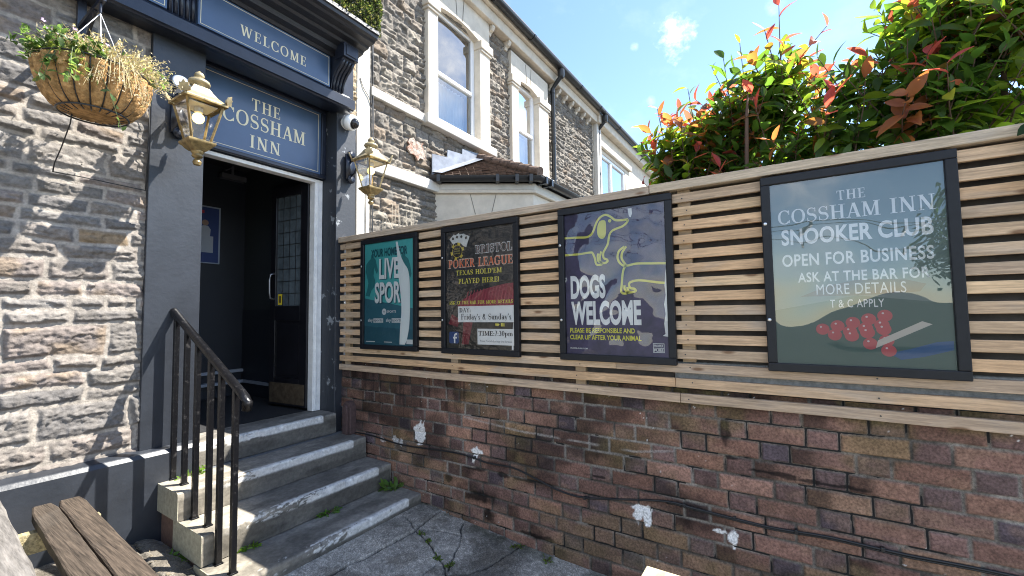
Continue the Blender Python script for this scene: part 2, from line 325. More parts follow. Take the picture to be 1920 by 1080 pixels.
def serif_glyph(ch):
    Q = []                                              # list of polygons
    def rect(x0, y0, x1, y1): Q.append([(x0, y0), (x1, y0), (x1, y1), (x0, y1)])
    def st(x, y0=0, y1=1, w=T, b=1, t=1):               # vertical stem with serifs
        rect(x-w/2, y0, x+w/2, y1)
        if b: rect(x-w/2-SR, y0, x-w/2, y0+SH); rect(x+w/2, y0, x+w/2+SR, y0+SH)
        if t: rect(x-w/2-SR, y1-SH, x-w/2, y1); rect(x+w/2, y1-SH, x+w/2+SR, y1)
    def dg(x0, y0, x1, y1, w): Q.append([(x0-w/2, y0), (x0+w/2, y0), (x1+w/2, y1), (x1-w/2, y1)])
    def sf(x, y, l=.13): rect(x-l, y, x+l, y+SH)
    def rib(pts):
        for (x0, y0, w0, a0), (x1, y1, w1, a1) in zip(pts, pts[1:]):
            c0, s0, c1, s1 = math.cos(a0), math.sin(a0), math.cos(a1), math.sin(a1)
            Q.append([(x0-c0*w0/2, y0-s0*w0/2), (x0+c0*w0/2, y0+s0*w0/2), (x1+c1*w1/2, y1+s1*w1/2), (x1-c1*w1/2, y1-s1*w1/2)])
    def loop(cx, cy, rx, ry, a0=0, a1=360, wt=T, wn=H): rib(_arc(cx, cy, rx, ry, a0, a1, wt, wn))
    w = .7
    if ch == 'A': dg(.12, 0, .40, 1, H*1.3); dg(.68, 0, .42, 1, T*1.1); rect(.22, .3, .6, .36); sf(.12, 0); sf(.68, 0); w = .8
    elif ch == 'B': st(.2); loop(.30, .74, .30, .26, -90, 90); loop(.30, .26, .35, .27, -90, 90); w = .72
    elif ch == 'C': loop(.44, .5, .42, .52, 42, 318); rect(.70, .66, .76, .98); rect(.71, .05, .77, .28); w = .82
    elif ch == 'D': st(.2); loop(.30, .5, .48, .5, -90, 90); w = .84
    elif ch in 'EF':
        st(.2); rect(.2, 1-SH*1.3, .62, 1); rect(.57, .74, .62, 1); rect(.2, .48, .5, .54); rect(.47, .40, .51, .62)
        if ch == 'E': rect(.2, 0, .65, SH*1.3); rect(.60, 0, .65, .27)
        w = .7
    elif ch == 'G': loop(.44, .5, .42, .52, 42, 310); rect(.70, .66, .76, .98); rect(.62, .02, .76, .42); rect(.54, .40, .86, .45); w = .88
    elif ch == 'H': st(.2); st(.70); rect(.2, .47, .7, .54); w = .9
    elif ch == 'I': st(.2); w = .4
    elif ch == 'K': st(.2); dg(.26, .42, .68, 1, H*1.4); dg(.36, .56, .72, 0, T); sf(.68, 1-SH); sf(.72, 0); w = .84
    elif ch == 'L': st(.2); rect(.2, 0, .64, SH*1.3); rect(.59, 0, .64, .3); w = .68
    elif ch == 'M': st(.16, w=H*1.4); st(.84, w=T); dg(.2, 1, .49, .05, T); dg(.80, 1, .50, .05, H*1.2); w = 1.02
    elif ch == 'N': st(.18, w=H*1.4); st(.72, w=H*1.4); dg(.18, 1, .70, 0, T*1.15); w = .9
    elif ch == 'O': loop(.44, .5, .43, .52); w = .88
    elif ch == 'P': st(.2); loop(.30, .71, .33, .29, -90, 90); w = .68
    elif ch == 'R': st(.2); loop(.30, .73, .32, .27, -90, 90); dg(.38, .48, .70, 0, T); sf(.70, 0, .1); w = .8
    elif ch == 'S':
        P = []
        for k in range(31):
            t = k/30
            if t < .5: a = rad(35+235*t*2); x = .33+.22*math.cos(a); y = .735+.235*math.sin(a)
            else: a = rad(90-235*(t-.5)*2); x = .33+.25*math.cos(a); y = .26+.24*math.sin(a); a += math.pi
            P.append((x, y, H+(T*1.1-H)*math.exp(-((t-.5)/.2)**2), a))
        rib(P); rect(.53, .70, .58, .98); rect(.07, .02, .12, .30); w = .66
    elif ch == 'T': st(.38, t=0); rect(.04, 1-SH*1.4, .72, 1); rect(.04, .74, .09, 1); rect(.67, .74, .72, 1); w = .76
    elif ch == 'U': st(.2, .3, 1, b=0); st(.70, .3, 1, w=H*1.4, b=0); loop(.45, .32, .335, .34, 180, 360); w = .88
    elif ch == 'W': dg(.14, 1, .36, 0, T); dg(.56, 1, .38, 0, H*1.2); dg(.56, 1, .80, 0, T); dg(1.02, 1, .82, 0, H*1.2); sf(.14, 1-SH); sf(.56, 1-SH); sf(1.02, 1-SH); w = 1.16
    elif ch == 'X': dg(.14, 1, .64, 0, T); dg(.62, 1, .14, 0, H*1.2); sf(.14, 1-SH); sf(.62, 1-SH); sf(.14, 0); sf(.64, 0); w = .78
    elif ch == 'Y': dg(.12, 1, .40, .48, T); dg(.68, 1, .42, .48, H*1.2); st(.40, 0, .5, t=0); sf(.12, 1-SH); sf(.68, 1-SH); w = .8
    elif ch == 'r': st(.16, 0, .62); loop(.32, .42, .18, .2, 40, 130); w = .5
    elif ch == 'i': st(.16, 0, .62); loop(.16, .82, .08, .08, wt=.08, wn=.08); w = .34
    elif ch == 'd': loop(.27, .31, .24, .32); st(.46, 0, 1); w = .66
    elif ch == 'a': loop(.24, .2, .21, .21); st(.42, 0, .5, t=0); loop(.26, .46, .22, .18, 0, 150); w = .58
    elif ch == 'y': dg(.1, .62, .3, 0, T*.9); dg(.5, .62, .2, -.3, H*1.2); sf(.1, .58, .1); sf(.5, .58, .1); w = .58
    elif ch == 's': loop(.22, .46, .17, .17, 20, 270); loop(.22, .16, .18, .17, -160, 90); w = .44
    elif ch == 'u': st(.14, .2, .62, b=0); st(.46, 0, .62); loop(.3, .22, .22, .22, 180, 330); w = .64
    elif ch == 'n': st(.14, 0, .62); st(.48, 0, .42, t=0); loop(.31, .40, .24, .23, 0, 160); w = .66
    elif ch == 'm': st(.14, 0, .62); st(.46, 0, .42, t=0); st(.78, 0, .42, t=0); loop(.30, .40, .23, .23, 0, 160); loop(.62, .40, .23, .23, 0, 160); w = .96
    elif ch == 'p': st(.14, -.3, .62); loop(.34, .31, .25, .32); w = .64
    elif ch == '7': rect(.06, .92, .5, 1); dg(.46, .95, .22, 0, T*.9); w = .56
    elif ch == '3': loop(.24, .74, .22, .26, -90, 150); loop(.24, .26, .25, .27, -150, 90); w = .56
    elif ch == '0': loop(.28, .5, .25, .51); w = .58
    elif ch == '&': loop(.34, .74, .19, .25); loop(.32, .26, .29, .27, 60, 340); dg(.24, .66, .66, 0, T*.9); w = .78
    elif ch == '!': dg(.12, .26, .12, 1, T); loop(.12, .08, .08, .08, wt=.08, wn=.08); w = .28
    elif ch == ':': loop(.12, .08, .08, .08, wt=.08, wn=.08); loop(.12, .5, .08, .08, wt=.08, wn=.08); w = .28
    elif ch == "'": dg(.1, .7, .12, 1, T*.7); w = .24
    elif ch == ' ': w = .4
    return Q, w
def serif(txt, track=.06, bold=0):
    vs = []; fs = []; x = 0
    for ch in txt:
        Q, w = serif_glyph(ch)
        for q in Q:
            b = len(vs)
            if bold:
                cx = sum(p[0] for p in q)/4; cy = sum(p[1] for p in q)/4
                q = [(p[0]+math.copysign(bold, p[0]-cx), p[1]+math.copysign(bold, p[1]-cy)) for p in q]
            vs += [(p[0]+x, p[1]) for p in q]; fs.append((b, b+1, b+2, b+3))
        x += w+track
    return vs, fs
def put_text(geo, pl, u0, u1, v0, v1, m, parent, name='lettering', h=.0015, desc=0, shear=0):
    """fits the lettering between u0..u1, v0..v1 of a plane (desc = share of the height below the baseline)"""
    vs, fs = geo; a = [p[0] for p in vs]; b = [p[1] for p in vs]
    x0, x1, y0, y1 = min(a), max(a), min(b), max(b)
    mb = MB()
    if geo[0] and len(fs) > 0:
        done = {}
        P = [((p[0]-x0)/(x1-x0), (p[1]-y0)/(y1-y0)) for p in vs]
        out = []
        for k, q in enumerate(fs):
            e = (k % 7)*.00006
            base = len(mb.v)
            mb.add([pl.at(u0+(u1-u0)*P[i][0]+shear*P[i][0]*0, v0+(v1-v0)*P[i][1]+shear*P[i][0], h+e) for i in q], [tuple(range(len(q)))])
    return mb.build(name, m, parent)
def ribbon(mb, pl, pts, w, h, closed=False):            # painted line on a plane
    n = len(pts); L_ = []; R_ = []
    for i in range(n):
        a = pts[(i-1) % n if closed else max(i-1, 0)]; b = pts[(i+1) % n if closed else min(i+1, n-1)]
        d = Vector((b[0]-a[0], b[1]-a[1])); d.normalize(); p = Vector(pts[i]); q = Vector((-d.y, d.x))*w/2
        L_.append(p+q); R_.append(p-q)
    m = n if closed else n-1
    for i in range(m):
        j = (i+1) % n
        mb.add([pl.at(*L_[i], h), pl.at(*L_[j], h), pl.at(*R_[j], h), pl.at(*R_[i], h)], [(0, 1, 2, 3)])
def smooth_path(pts, k=6):
    out = []; n = len(pts)
    for i in range(n-1):
        p0, p1, p2, p3 = pts[max(i-1, 0)], pts[i], pts[i+1], pts[min(i+2, n-1)]
        for j in range(k):
            t = j/k
            out.append(tuple(.5*((2*b)+(-a+c)*t+(2*a-5*b+4*c-d)*t*t+(-a+3*b-3*c+d)*t**3) for a, b, c, d in zip(p0, p1, p2, p3)))
    out.append(tuple(pts[-1])); return out
def sheet(mb, pl, pts, h): mb.add([pl.at(a, b, h) for a, b in pts], [tuple(range(len(pts)))]); return mb
def disc2(pl_c, r, n=24, ry=None): return [(pl_c[0]+r*math.cos(2*math.pi*k/n), pl_c[1]+(ry or r)*math.sin(2*math.pi*k/n)) for k in range(n)]

# ------------------------------------------------------------------ masonry
def layout(U, V, courses, u0, u1, lens, seed, split=.25, wob=.012):
    r = np.random.default_rng(seed)
    U2 = U+wob*(fbm(U*11, V*11, seed+5, 3)-.5)*2.6; V2 = V+wob*(fbm(U*6+40, V*8, seed+9, 4)-.5)*2.4
    ci = np.clip(np.searchsorted(courses, V2)-1, 0, len(courses)-2)
    sid = np.zeros(U.shape, int); E = np.zeros(U.shape); uc = np.zeros(U.shape); vc = np.zeros(U.shape); nid = 0
    for c in range(len(courses)-1):
        z0, z1 = courses[c], courses[c+1]; hgt = z1-z0
        j = [u0-r.uniform(0, lens[0])]
        while j[-1] < u1: j.append(j[-1]+r.uniform(*lens)*(.75+hgt*2.2))
        j = np.array(j); mk = ci == c
        k = np.clip(np.searchsorted(j, U2[mk])-1, 0, len(j)-2)
        du = np.minimum(U2[mk]-j[k], j[k+1]-U2[mk]); v = V2[mk]
        sp = (r.random(len(j)) < split) & (hgt > .11); zs = z0+hgt*r.uniform(.38, .62, len(j))
        up = sp[k] & (v > zs[k])
        lo_ = np.where(up, zs[k], z0); hi_ = np.where(sp[k] & ~up, zs[k], z1)
        dv = np.minimum(v-lo_, hi_-v)
        sid[mk] = nid+k*2+up; E[mk] = np.minimum(du, dv); uc[mk] = (j[k]+j[k+1])/2; vc[mk] = (lo_+hi_)/2
        nid += 2*len(j)
    return sid, E, uc, vc, nid
def facets(x, y, seed):
    ix = np.floor(x); iy = np.floor(y); best = np.full(x.shape, 9e9); h_ = np.zeros(x.shape)
    for a in (-1, 0, 1):
        for b in (-1, 0, 1):
            cx = ix+a; cy = iy+b; px_ = cx+_h(cx, cy, seed); py_ = cy+_h(cx, cy, seed+1); dx = x-px_; dy = y-py_; d = dx*dx+dy*dy
            hh = (_h(cx, cy, seed+2)-.5)*.9+(_h(cx, cy, seed+3)-.5)*1.5*dx+(_h(cx, cy, seed+4)-.5)*1.5*dy
            m = d < best; best = np.where(m, d, best); h_ = np.where(m, hh, h_)
    return h_
def rock_wall(name, us, vs, courses, lens, seed, palette, mortar, mw, depth, yface, parent, holes=(), split=.25, rough=1.0, weights=None, xform=None):
    U, V = np.meshgrid(us, vs, indexing='ij')
    sid, E, uc, vc, n = layout(U, V, courses, us[0], us[-1], lens, seed, split)
    r = np.random.default_rng(seed+1)
    tilt = r.normal(0, 1, (n, 2)); base = r.uniform(.3, 1, n); off = r.uniform(0, 90, (n, 2))
    ou, ov = off[sid, 0], off[sid, 1]
    prof = ss(E, mw*.5, mw*.5+.018)
    led = fbm(U*5+ou, V*17+ov, seed, 4)                                   # bedding ledges
    led2 = np.abs(fbm(U*9+ov, V*26+ou, seed+3, 3)-.5)*2
    rock = .5*base[sid]+tilt[sid, 0]*(U-uc)*2.2+tilt[sid, 1]*(V-vc)*3.2
    wu = U+.02*(fbm(U*20, V*20, seed+31, 2)-.5); wv = V+.02*(fbm(U*20+9, V*20, seed+32, 2)-.5)
    rock = rock+rough*(1.1*(led-.5)+.30*(.5-led2)+.75*facets(wu*9+ou, wv*17+ov, seed+40)+.45*facets(wu*22+ov, wv*36+ou, seed+50))
    fine = (fbm(U*60, V*80, seed+7, 3)-.5)+1.1*(np.abs(fbm(U*24+ou, V*38+ov, seed+8, 3)-.5)*-2+.25)
    Hh = depth*prof*(np.clip(rock, -.15, 1.6)+.35)+(.0028+.0045*prof)*fine+.006*(1-prof)*(fbm(U*20, V*20, seed+2)-.5)
    pal = np.array(palette); pick = r.choice(len(pal), n, p=weights); c = pal[pick][sid]*r.uniform(.78, 1.18, n)[sid][..., None]
    pa = ss(fbm(U*6+ov, V*9+ou, seed+21, 4), .5, .68)[..., None]
    c = c*(1-.55*pa)+pal[(pick+2) % len(pal)][sid]*.55*pa
    c = .66*c*(.82+.36*fbm(U*30, V*45, seed+13, 3)[..., None])
    mort = np.array(mortar)*(.8+.4*fbm(U*25, V*25, seed+17, 3)[..., None])
    pm = ss(E, mw*.35, mw*.65)[..., None]; c = mort*(1-pm)+c*pm
    P = np.stack([U, yface-Hh, V], -1)
    keep = None
    if holes:
        cu = (us[:-1]+us[1:])/2; cv = (vs[:-1]+vs[1:])/2; A, B = np.meshgrid(cu, cv, indexing='ij'); keep = np.ones(A.shape, bool)
        for a0, a1, b0, b1 in holes: keep &= ~((A > a0) & (A < a1) & (B > b0) & (B < b1))
    if xform: P = xform(P)
    return npmesh(name, P.reshape(-1, 3), grid_faces(len(us), len(vs), False, keep), M['stone'], parent, True, c.reshape(-1, 3))

# ================================================================== GROUND
def gz(x, y):
    x = np.asarray(x, float); y = np.asarray(y, float)
    z = -.02+.07*ss(y, .9, 2.45)
    z = z+.10*ss(y, 2.3, 3.0)*ss(1.2-x, 0, .2)+.045*ss(1.0-x, 0, .3)*ss(y, 1.2, 2.4)
    return z
st = MB(); st.add([(-900, -900, -.06), (900, -900, -.06), (900, 900, -.06), (-900, 900, -.06)], [(0, 1, 2, 3)])
structure(st.build('ground', M['ground']))
xs = np.unique(np.concatenate([np.linspace(-2.5, .6, 40), np.arange(.6, 2.41, .0065)]))
ys = np.unique(np.concatenate([np.linspace(-6, .9, 40), np.arange(.9, 3.32, .0065)]))
U, V = np.meshgrid(xs, ys, indexing='ij')
wx = U+.02*(fbm(U*14, V*14, 3, 3)-.5); wy = V+.02*(fbm(U*14+50, V*14, 4, 3)-.5)
def pdist(X, Y, pts):
    d = np.full(X.shape, 9.)
    for (ax, ay), (bx, by) in zip(pts, pts[1:]):
        t = np.clip(((X-ax)*(bx-ax)+(Y-ay)*(by-ay))/((bx-ax)**2+(by-ay)**2+1e-9), 0, 1)
        d = np.minimum(d, np.hypot(X-ax-t*(bx-ax), Y-ay-t*(by-ay)))
    return d
cr = [([(2.183, 2.314), (2.107, 2.151), (2.066, 2.004), (1.998, 1.857), (1.945, 1.746), (1.861, 1.65), (1.70, 1.42)], .0052),
      ([(2.368, 1.953), (2.178, 1.822), (2.038, 1.751), (1.913, 1.688)], .0044),
      ([(1.885, 1.663), (1.957, 1.581), (2.069, 1.526), (2.271, 1.494), (2.4, 1.49)], .0046),
      ([(2.374, 2.167), (2.089, 2.132), (1.756, 2.152), (1.40, 2.19), (.6, 2.24)], .005),
      ([(2.135, 2.106), (2.197, 1.989), (2.24, 1.86)], .004), ([(1.914, 1.779), (1.791, 1.782), (1.4, 1.80), (.6, 1.83)], .005),
      ([(1.40, 2.19), (1.42, 1.80), (1.43, 1.2)], .005), ([(.95, 2.2), (.93, 2.9), (.97, 3.3)], .008), ([(.6, 2.75), (1.1, 2.72)], .008)]
g = np.zeros(U.shape)
for p, w in cr: g = np.maximum(g, (1-ss(pdist(wx, wy, p), w*.4, w*1.6))*(.55+.45*ss(fbm(U*12, V*12, 66, 3), .38, .55)))
Z = gz(U, V)+.010*(fbm(U*2.2, V*2.2, 6, 3)-.5)+.004*(fbm(U*60, V*60, 8, 2)-.5)-.014*g
# slabs sit at slightly different heights
Z = Z+.010*(np.where(pdist(U, V, cr[3][0]) < 9, ss(V-(2.14+.05*(2.1-U)), -.004, .004), 0))
cc = np.array([.41, .38, .33])*(.62+.7*fbm(U*34, V*34, 31, 3)[..., None])
cc = cc*(.72+.6*ss(vn(U*150, V*150, 77), .45, .95)[..., None])*(.85+.3*vn(U*77, V*77, 79)[..., None])
dk = ss(fbm(U*2.6, V*2.6, 15, 4), .50, .70)[..., None]; cc = cc*(1-.5*dk); lp = ss(fbm(U*1.7+9, V*1.7, 25, 4), .52, .66)[..., None]; cc = cc*(1+.28*lp); gr_ = (ss(fbm(U*6, V*6, 28, 4), .55, .75)*.5)[..., None]; cc = cc*(1-gr_)+np.array([.12, .10, .075])*gr_
mo = (ss(2.40-U, .16, .02)*ss(fbm(U*9, V*9, 18, 3), .40, .6))[..., None]; cc = cc*(1-.6*mo)+np.array([.035, .042, .02])*.6*mo
dirt = (ss(1.09-U, -.02, .05)*ss(V, 2.35, 2.7)*(.55+.45*fbm(U*12, V*12, 88, 3)))[..., None]; cc = cc*(1-.86*dirt)+np.array([.07, .058, .042])*.86*dirt
cc = cc*(1-.86*g[..., None])
paving = structure(npmesh('paving', np.stack([U, V, Z], -1).reshape(-1, 3), grid_faces(len(xs), len(ys)), M['paving'], None, True, cc.reshape(-1, 3)))

# ================================================================== PUBLIC HOUSE
pub = thing('public_house', 'stone pub front with navy painted doorway, steps and open door, left of the slatted fence', 'pub', (1.15, 3.33, 0))
zc = [.40, .55, .691, .813, .997, 1.182, 1.253, 1.436, 1.521, 1.583, 1.678, 1.80, 1.89, 1.985, 2.06, 2.144, 2.234, 2.30, 2.445, 2.515, 2.60, 2.687, 2.815, 2.94, 3.052, 3.18, 3.291, 3.5]
pal = [(.270, .245, .220), (.288, .255, .225), (.250, .232, .214), (.285, .242, .216), (.236, .220, .208), (.32, .235, .15)]
rock_wall('stone_wall', np.arange(-1.2, 1.004, .0062), np.arange(.42, 3.42, .0062), np.array(zc), (.16, .38), 11, pal, (.32, .285, .245), .019, .0135, 3.362, pub,
          split=.22, rough=1.1, weights=[.26, .22, .2, .16, .14, .02])
MB().box((-3, 3.37, -.1), (1.0, 3.6, 3.5)).build('wall_core', M['void'], pub)
# plinth with sloping top
pl_ = MB(); pl_.prism([(3.40, -.05), (3.262, -.05), (3.266, .63), (3.285, .655), (3.40, .675)], (-3, 0, 0), (0, 1, 0), (0, 0, 1), (1, 0, 0), 4.292)
pl_.build('plinth', M['navy'], pub, bevel=.006)
for x0, x1, zb in ((1.0, 1.297, .66), (2.322, 2.522, .40)):
    MB().box((x0, 3.33, zb), (x1, 3.62, 3.31)).build('pilaster', M['navy'] if x0 < 2 else M['navyw'], pub, bevel=.005)
MB().box((1.297, 3.34, 3.325), (2.322, 3.62, 3.6)).build('soffit', M['navyd'], pub)
MB().box((-3, 3.29, 3.43), (2.46, 3.40, 3.72)).build('fascia_board', M['navyd'], pub)
lm = [(3.40, 3.285), (3.245, 3.272), (3.237, 3.272), (3.207, 3.274), (3.20, 3.282), (3.185, 3.287), (3.185, 3.365), (3.21, 3.375), (3.225, 3.395), (3.255, 3.40), (3.265, 3.425), (3.40, 3.425)]
MB().prism(lm, (-3, 0, 0), (0, 1, 0), (0, 0, 1), (1, 0, 0), 5.40).build('lower_moulding', M['navyd'], pub)
cp = [(3.40, 3.705), (3.25, 3.705), (3.235, 3.725), (3.18, 3.735), (3.165, 3.765), (3.105, 3.775), (3.09, 3.795), (3.03, 3.80), (3.02, 3.815), (2.955, 3.82), (2.94, 3.835), (2.905, 3.84), (2.90, 3.865), (2.885, 3.87), (2.885, 3.90), (3.40, 3.92)]
MB().prism(cp, (-3, 0, 0), (0, 1, 0), (0, 0, 1), (1, 0, 0), 5.42).build('cornice', mat('cornice_paint', (.016, .018, .024), .42, nscale=34, namt=.55, ncol=(.10, .07, .06), nrange=(.55, .72), stretch=(.5, 6, 6), bump=.6, bscale=30), pub)
# console bracket beside the welcome sign: block, scroll, flutes
cb = MB(); cb.prism([(3.33, 3.425), (3.265, 3.425), (3.255, 3.47), (3.235, 3.52), (3.20, 3.565), (3.15, 3.60), (3.115, 3.635), (3.10, 3.66), (3.10, 3.70), (3.33, 3.705)], (2.215, 0, 0), (0, 1, 0), (0, 0, 1), (1, 0, 0), .125)
cbo = cb.build('console_bracket', M['navyd'], pub, bevel=.004)
k2 = MB(); k2.box((2.205, 3.075, 3.655), (2.35, 3.20, 3.775)); k2.box((2.225, 3.068, 3.672), (2.33, 3.076, 3.758)); k2.build('console_block', M['navyd'], cbo, bevel=.004)
k3 = MB()
for i in range(4):
    x = 2.232+i*.030
    k3.tube([(x, 3.258, 3.43), (x, 3.248, 3.475), (x, 3.226, 3.525), (x, 3.19, 3.568), (x, 3.142, 3.605), (x, 3.108, 3.64)], .0105, 8)
k3.build('flute', M['navyd'], cbo, True)
k4 = MB()
for i in range(5): k4.tube([(1.065+i*.032, 3.285, 3.43), (1.065+i*.032, 3.285, 3.71)], .012, 8)
k4.build('fluted_block', M['navyd'], pub, True)
# opening: frame, transom moulding, hall
fr_ = MB(); fr_.box((2.243, 3.525, .632), (2.3195, 3.60, 2.655)); fr_.box((1.3, 3.525, 2.652), (2.3195, 3.605, 2.682)); fr_.box((2.262, 3.518, .632), (2.275, 3.526, 2.65))
fr_.build('door_frame', M['white'], pub, bevel=.004)
MB().box((1.297, 3.605, .632), (1.38, 3.70, 2.66)).build('door_frame', M['navyd'], pub)
MB().box((1.297, 3.52, 2.684), (2.322, 3.62, 3.33)).build('transom_panel', M['navyd'], pub)
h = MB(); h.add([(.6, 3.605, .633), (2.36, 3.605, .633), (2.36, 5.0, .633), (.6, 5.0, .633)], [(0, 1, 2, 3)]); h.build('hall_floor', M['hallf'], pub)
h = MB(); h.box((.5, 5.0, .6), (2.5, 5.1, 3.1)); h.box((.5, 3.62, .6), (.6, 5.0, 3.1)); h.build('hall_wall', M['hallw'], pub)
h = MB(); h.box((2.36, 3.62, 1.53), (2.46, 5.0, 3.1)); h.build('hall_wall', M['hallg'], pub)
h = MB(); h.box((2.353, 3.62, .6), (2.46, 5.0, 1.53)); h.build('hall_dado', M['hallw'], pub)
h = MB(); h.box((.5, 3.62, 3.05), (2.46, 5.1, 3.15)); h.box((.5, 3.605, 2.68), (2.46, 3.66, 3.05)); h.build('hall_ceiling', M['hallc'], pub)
h = MB(); h.box((1.0, 4.96, .875), (2.36, 4.998, .905)); h.box((1.0, 4.92, .765), (2.345, 4.998, .792)); h.box((2.33, 4.3, .765), (2.352, 4.92, .792)); h.build('skirting_rail', mat('grey_rail_paint', (.30, .33, .38), .5), pub)
# door leaf, opened against the right-hand wall
dA = Vector((2.246, 3.60, 0)); dB = Vector((2.197, 4.115, 0)); dd = (dB-dA).normalized(); dn = Vector((-dd.y, dd.x, 0))   # dn faces the hall (-X)
if dn.x > 0: dn = -dn
LW = (dB-dA).length
def leafbox(mb, a0, a1, z0, z1, t0, t1):
    mb.add([dA+dd*a+dn*t+Vector((0, 0, z)) for z in (z0, z1) for a, t in ((a0, t0), (a1, t0), (a1, t1), (a0, t1))],
           [(0, 1, 2, 3), (4, 5, 6, 7), (0, 1, 5, 4), (1, 2, 6, 5), (2, 3, 7, 6), (3, 0, 4, 7)])
d_ = MB()
for a0, a1, z0, z1 in ((0, .095, .655, 2.67), (LW-.075, LW, .655, 2.67), (.095, LW-.075, 2.575, 2.67), (.095, LW-.075, 1.42, 1.555), (.095, LW-.075, .655, .90)): leafbox(d_, a0, a1, z0, z1, -.022, .022)
leafbox(d_, .095, LW-.075, .90, 1.42, -.010, .008)
leafbox(d_, .115, LW-.095, .93, 1.39, .008, .013)
door = d_.build('door', M['doorblack'], pub, bevel=.003)
gg = MB(); leafbox(gg, .095, LW-.075, 1.555, 2.575, -.002, .003)
gpane = gg.build('glass', mat('leaded_glass', (.10, .125, .14), .12, .8, nscale=9, namt=.3), door)
lead = MB()
for k in range(1, 9): leafbox(lead, .095, LW-.075, 1.555+k*.1135-.003, 1.555+k*.1135+.003, .003, .006)
for k in range(1, 4): a = .095+(LW-.17)*k/4; leafbox(lead, a-.003, a+.003, 1.555, 2.575, .0035, .0065)
lead.build('lead_came', M['blackp'], gpane)
kp = MB(); leafbox(kp, .02, LW-.02, .675, .855, .022, .025); kp.build('kick_plate', mat('worn_brass', (.16, .12, .08), .4, .5, .5, nscale=20, namt=.4), door)
hd = MB()
hb = [dA+dd*(LW-.06)+dn*t+Vector((0, 0, z)) for z, t in ((1.62, .022), (1.63, .06), (1.68, .068), (1.80, .068), (1.85, .06), (1.86, .022))]
hd.tube(hb, .009, 8); hd.build('pull_handle', mat('dull_metal', (.30, .31, .33), .35, .5, .8), door, True)
nb = MB(); leafbox(nb, LW-.155, LW-.10, 1.565, 1.665, .0065, .008)
no = nb.build('yellow_notice', mat('yellow_card', (.75, .58, .03), .6), door)
nb = MB(); leafbox(nb, LW-.143, LW-.112, 1.585, 1.648, .008, .009); nb.build('symbol', mat('dark_ink', (.12, .09, .02), .6), no)
# ceiling fitting of the hall
ft = MB(); ft.box((2.06, 4.86, 2.90), (2.30, 4.93, 2.95)); ft.tube([(2.18, 4.9, 2.95), (2.18, 4.9, 3.05)], .012, 8); ft.tube([(2.18, 4.9, 3.04), (2.10, 4.88, 2.98)], .008, 6)
tag(ft.build('ceiling_light', mat('grey_fitting', (.10, .10, .11), .5)), 'small dark fitting under the ceiling just inside the pub door', 'light fitting')
# poster inside the hall
wp = thing('hall_poster', 'blue poster on the dark wall inside the open doorway', 'poster', (1.95, 4.998, 2.3))
plH = Plane2((1.76, 4.99, 2.02), (1, 0, 0), (0, 0, 1))
b_ = MB(); b_.box((1.75, 4.985, 2.01), (2.11, 4.999, 2.60)); b_.build('frame', mat('pale_frame', (.30, .36, .45), .4), wp)
b_ = MB(); sheet(b_, plH, [(0, 0), (.335, 0), (.335, .565), (0, .565)], .0065); b_.build('print', flat((.02, .045, .17)), wp)
b_ = MB(); sheet(b_, plH, [(.12, .10), (.285, .10), (.285, .27), (.12, .27)], .008); sheet(b_, plH, [(.16, .27), (.255, .27), (.26, .34), (.235, .375), (.19, .375), (.155, .34)], .008)
b_.build('white_card', flat((.36, .40, .46)), wp)
b_ = MB(); sheet(b_, plH, disc2((.21, .405), .030), .0085); b_.build('face_print', flat((.30, .20, .15)), wp)
b_ = MB(); sheet(b_, plH, [(.13, .50), (.20, .50), (.20, .53), (.13, .53)], .008); b_.build('red_heading', flat((.45, .03, .05)), wp)

# ---- signs on the doorcase
def border(pl, w, h_, ins, t, m, parent, hh=.0012):
    mb = MB()
    for a in (((ins, ins), (w-ins, ins+t)), ((ins, h_-ins-t), (w-ins, h_-ins)), ((ins, ins+t), (ins+t, h_-ins-t)), ((w-ins-t, ins+t), (w-ins, h_-ins-t))):
        (a0, b0), (a1, b1) = a; sheet(mb, pl, [(a0, b0), (a1, b0), (a1, b1), (a0, b1)], hh)
    return mb.build('border_line', m, parent)
sg = thing('welcome_sign', 'long blue sign reading WELCOME over the doorway', 'sign', (1.72, 3.28, 3.43))
MB().box((1.215, 3.262, 3.43), (2.205, 3.289, 3.703)).build('board', M['fascia'], sg, bevel=.003)
pw = Plane2((1.215, 3.262, 3.43), (1, 0, 0), (0, 0, 1))
border(pw, .99, .273, .013, .004, M['gold'], sg)
put_text(serif('WELCOME', .14), pw, 1.478-1.215, 1.980-1.215, .072, .152, M['gold'], sg)
sg2 = thing('fascia_sign', 'blue sign board with gold border line, partly seen at the top left above the lantern', 'sign', (.5, 3.28, 3.43))
MB().box((-1.0, 3.262, 3.43), (1.045, 3.289, 3.703)).build('board', M['fascia'], sg2, bevel=.003)
border(Plane2((-1.0, 3.262, 3.43), (1, 0, 0), (0, 0, 1)), 2.045, .273, .013, .004, M['gold'], sg2)
sg3 = thing('name_sign', 'square blue pub name sign in gold lettering directly above the open door', 'sign', (1.8, 3.5, 2.69))
MB().box((1.32, 3.498, 2.722), (2.275, 3.519, 3.29)).build('board', M['fascia'], sg3)
fm = MB()
for a, b in (((1.298, 3.48, 2.69), (2.3195, 3.5195, 2.722)), ((1.298, 3.48, 3.29), (2.3195, 3.5195, 3.324)), ((2.275, 3.48, 2.722), (2.3195, 3.5195, 3.29)), ((1.298, 3.48, 2.722), (1.32, 3.5195, 3.29))): fm.box(a, b)
fm.build('frame_moulding', M['navyd'], sg3, bevel=.006)
pn = Plane2((1.32, 3.498, 2.722), (1, 0, 0), (0, 0, 1))
border(pn, .955, .568, .022, .004, M['gold'], sg3)
put_text(serif('THE', .10), pn, 1.682-1.32, 1.905-1.32, 3.088-2.722, 3.183-2.722, M['gold'], sg3)
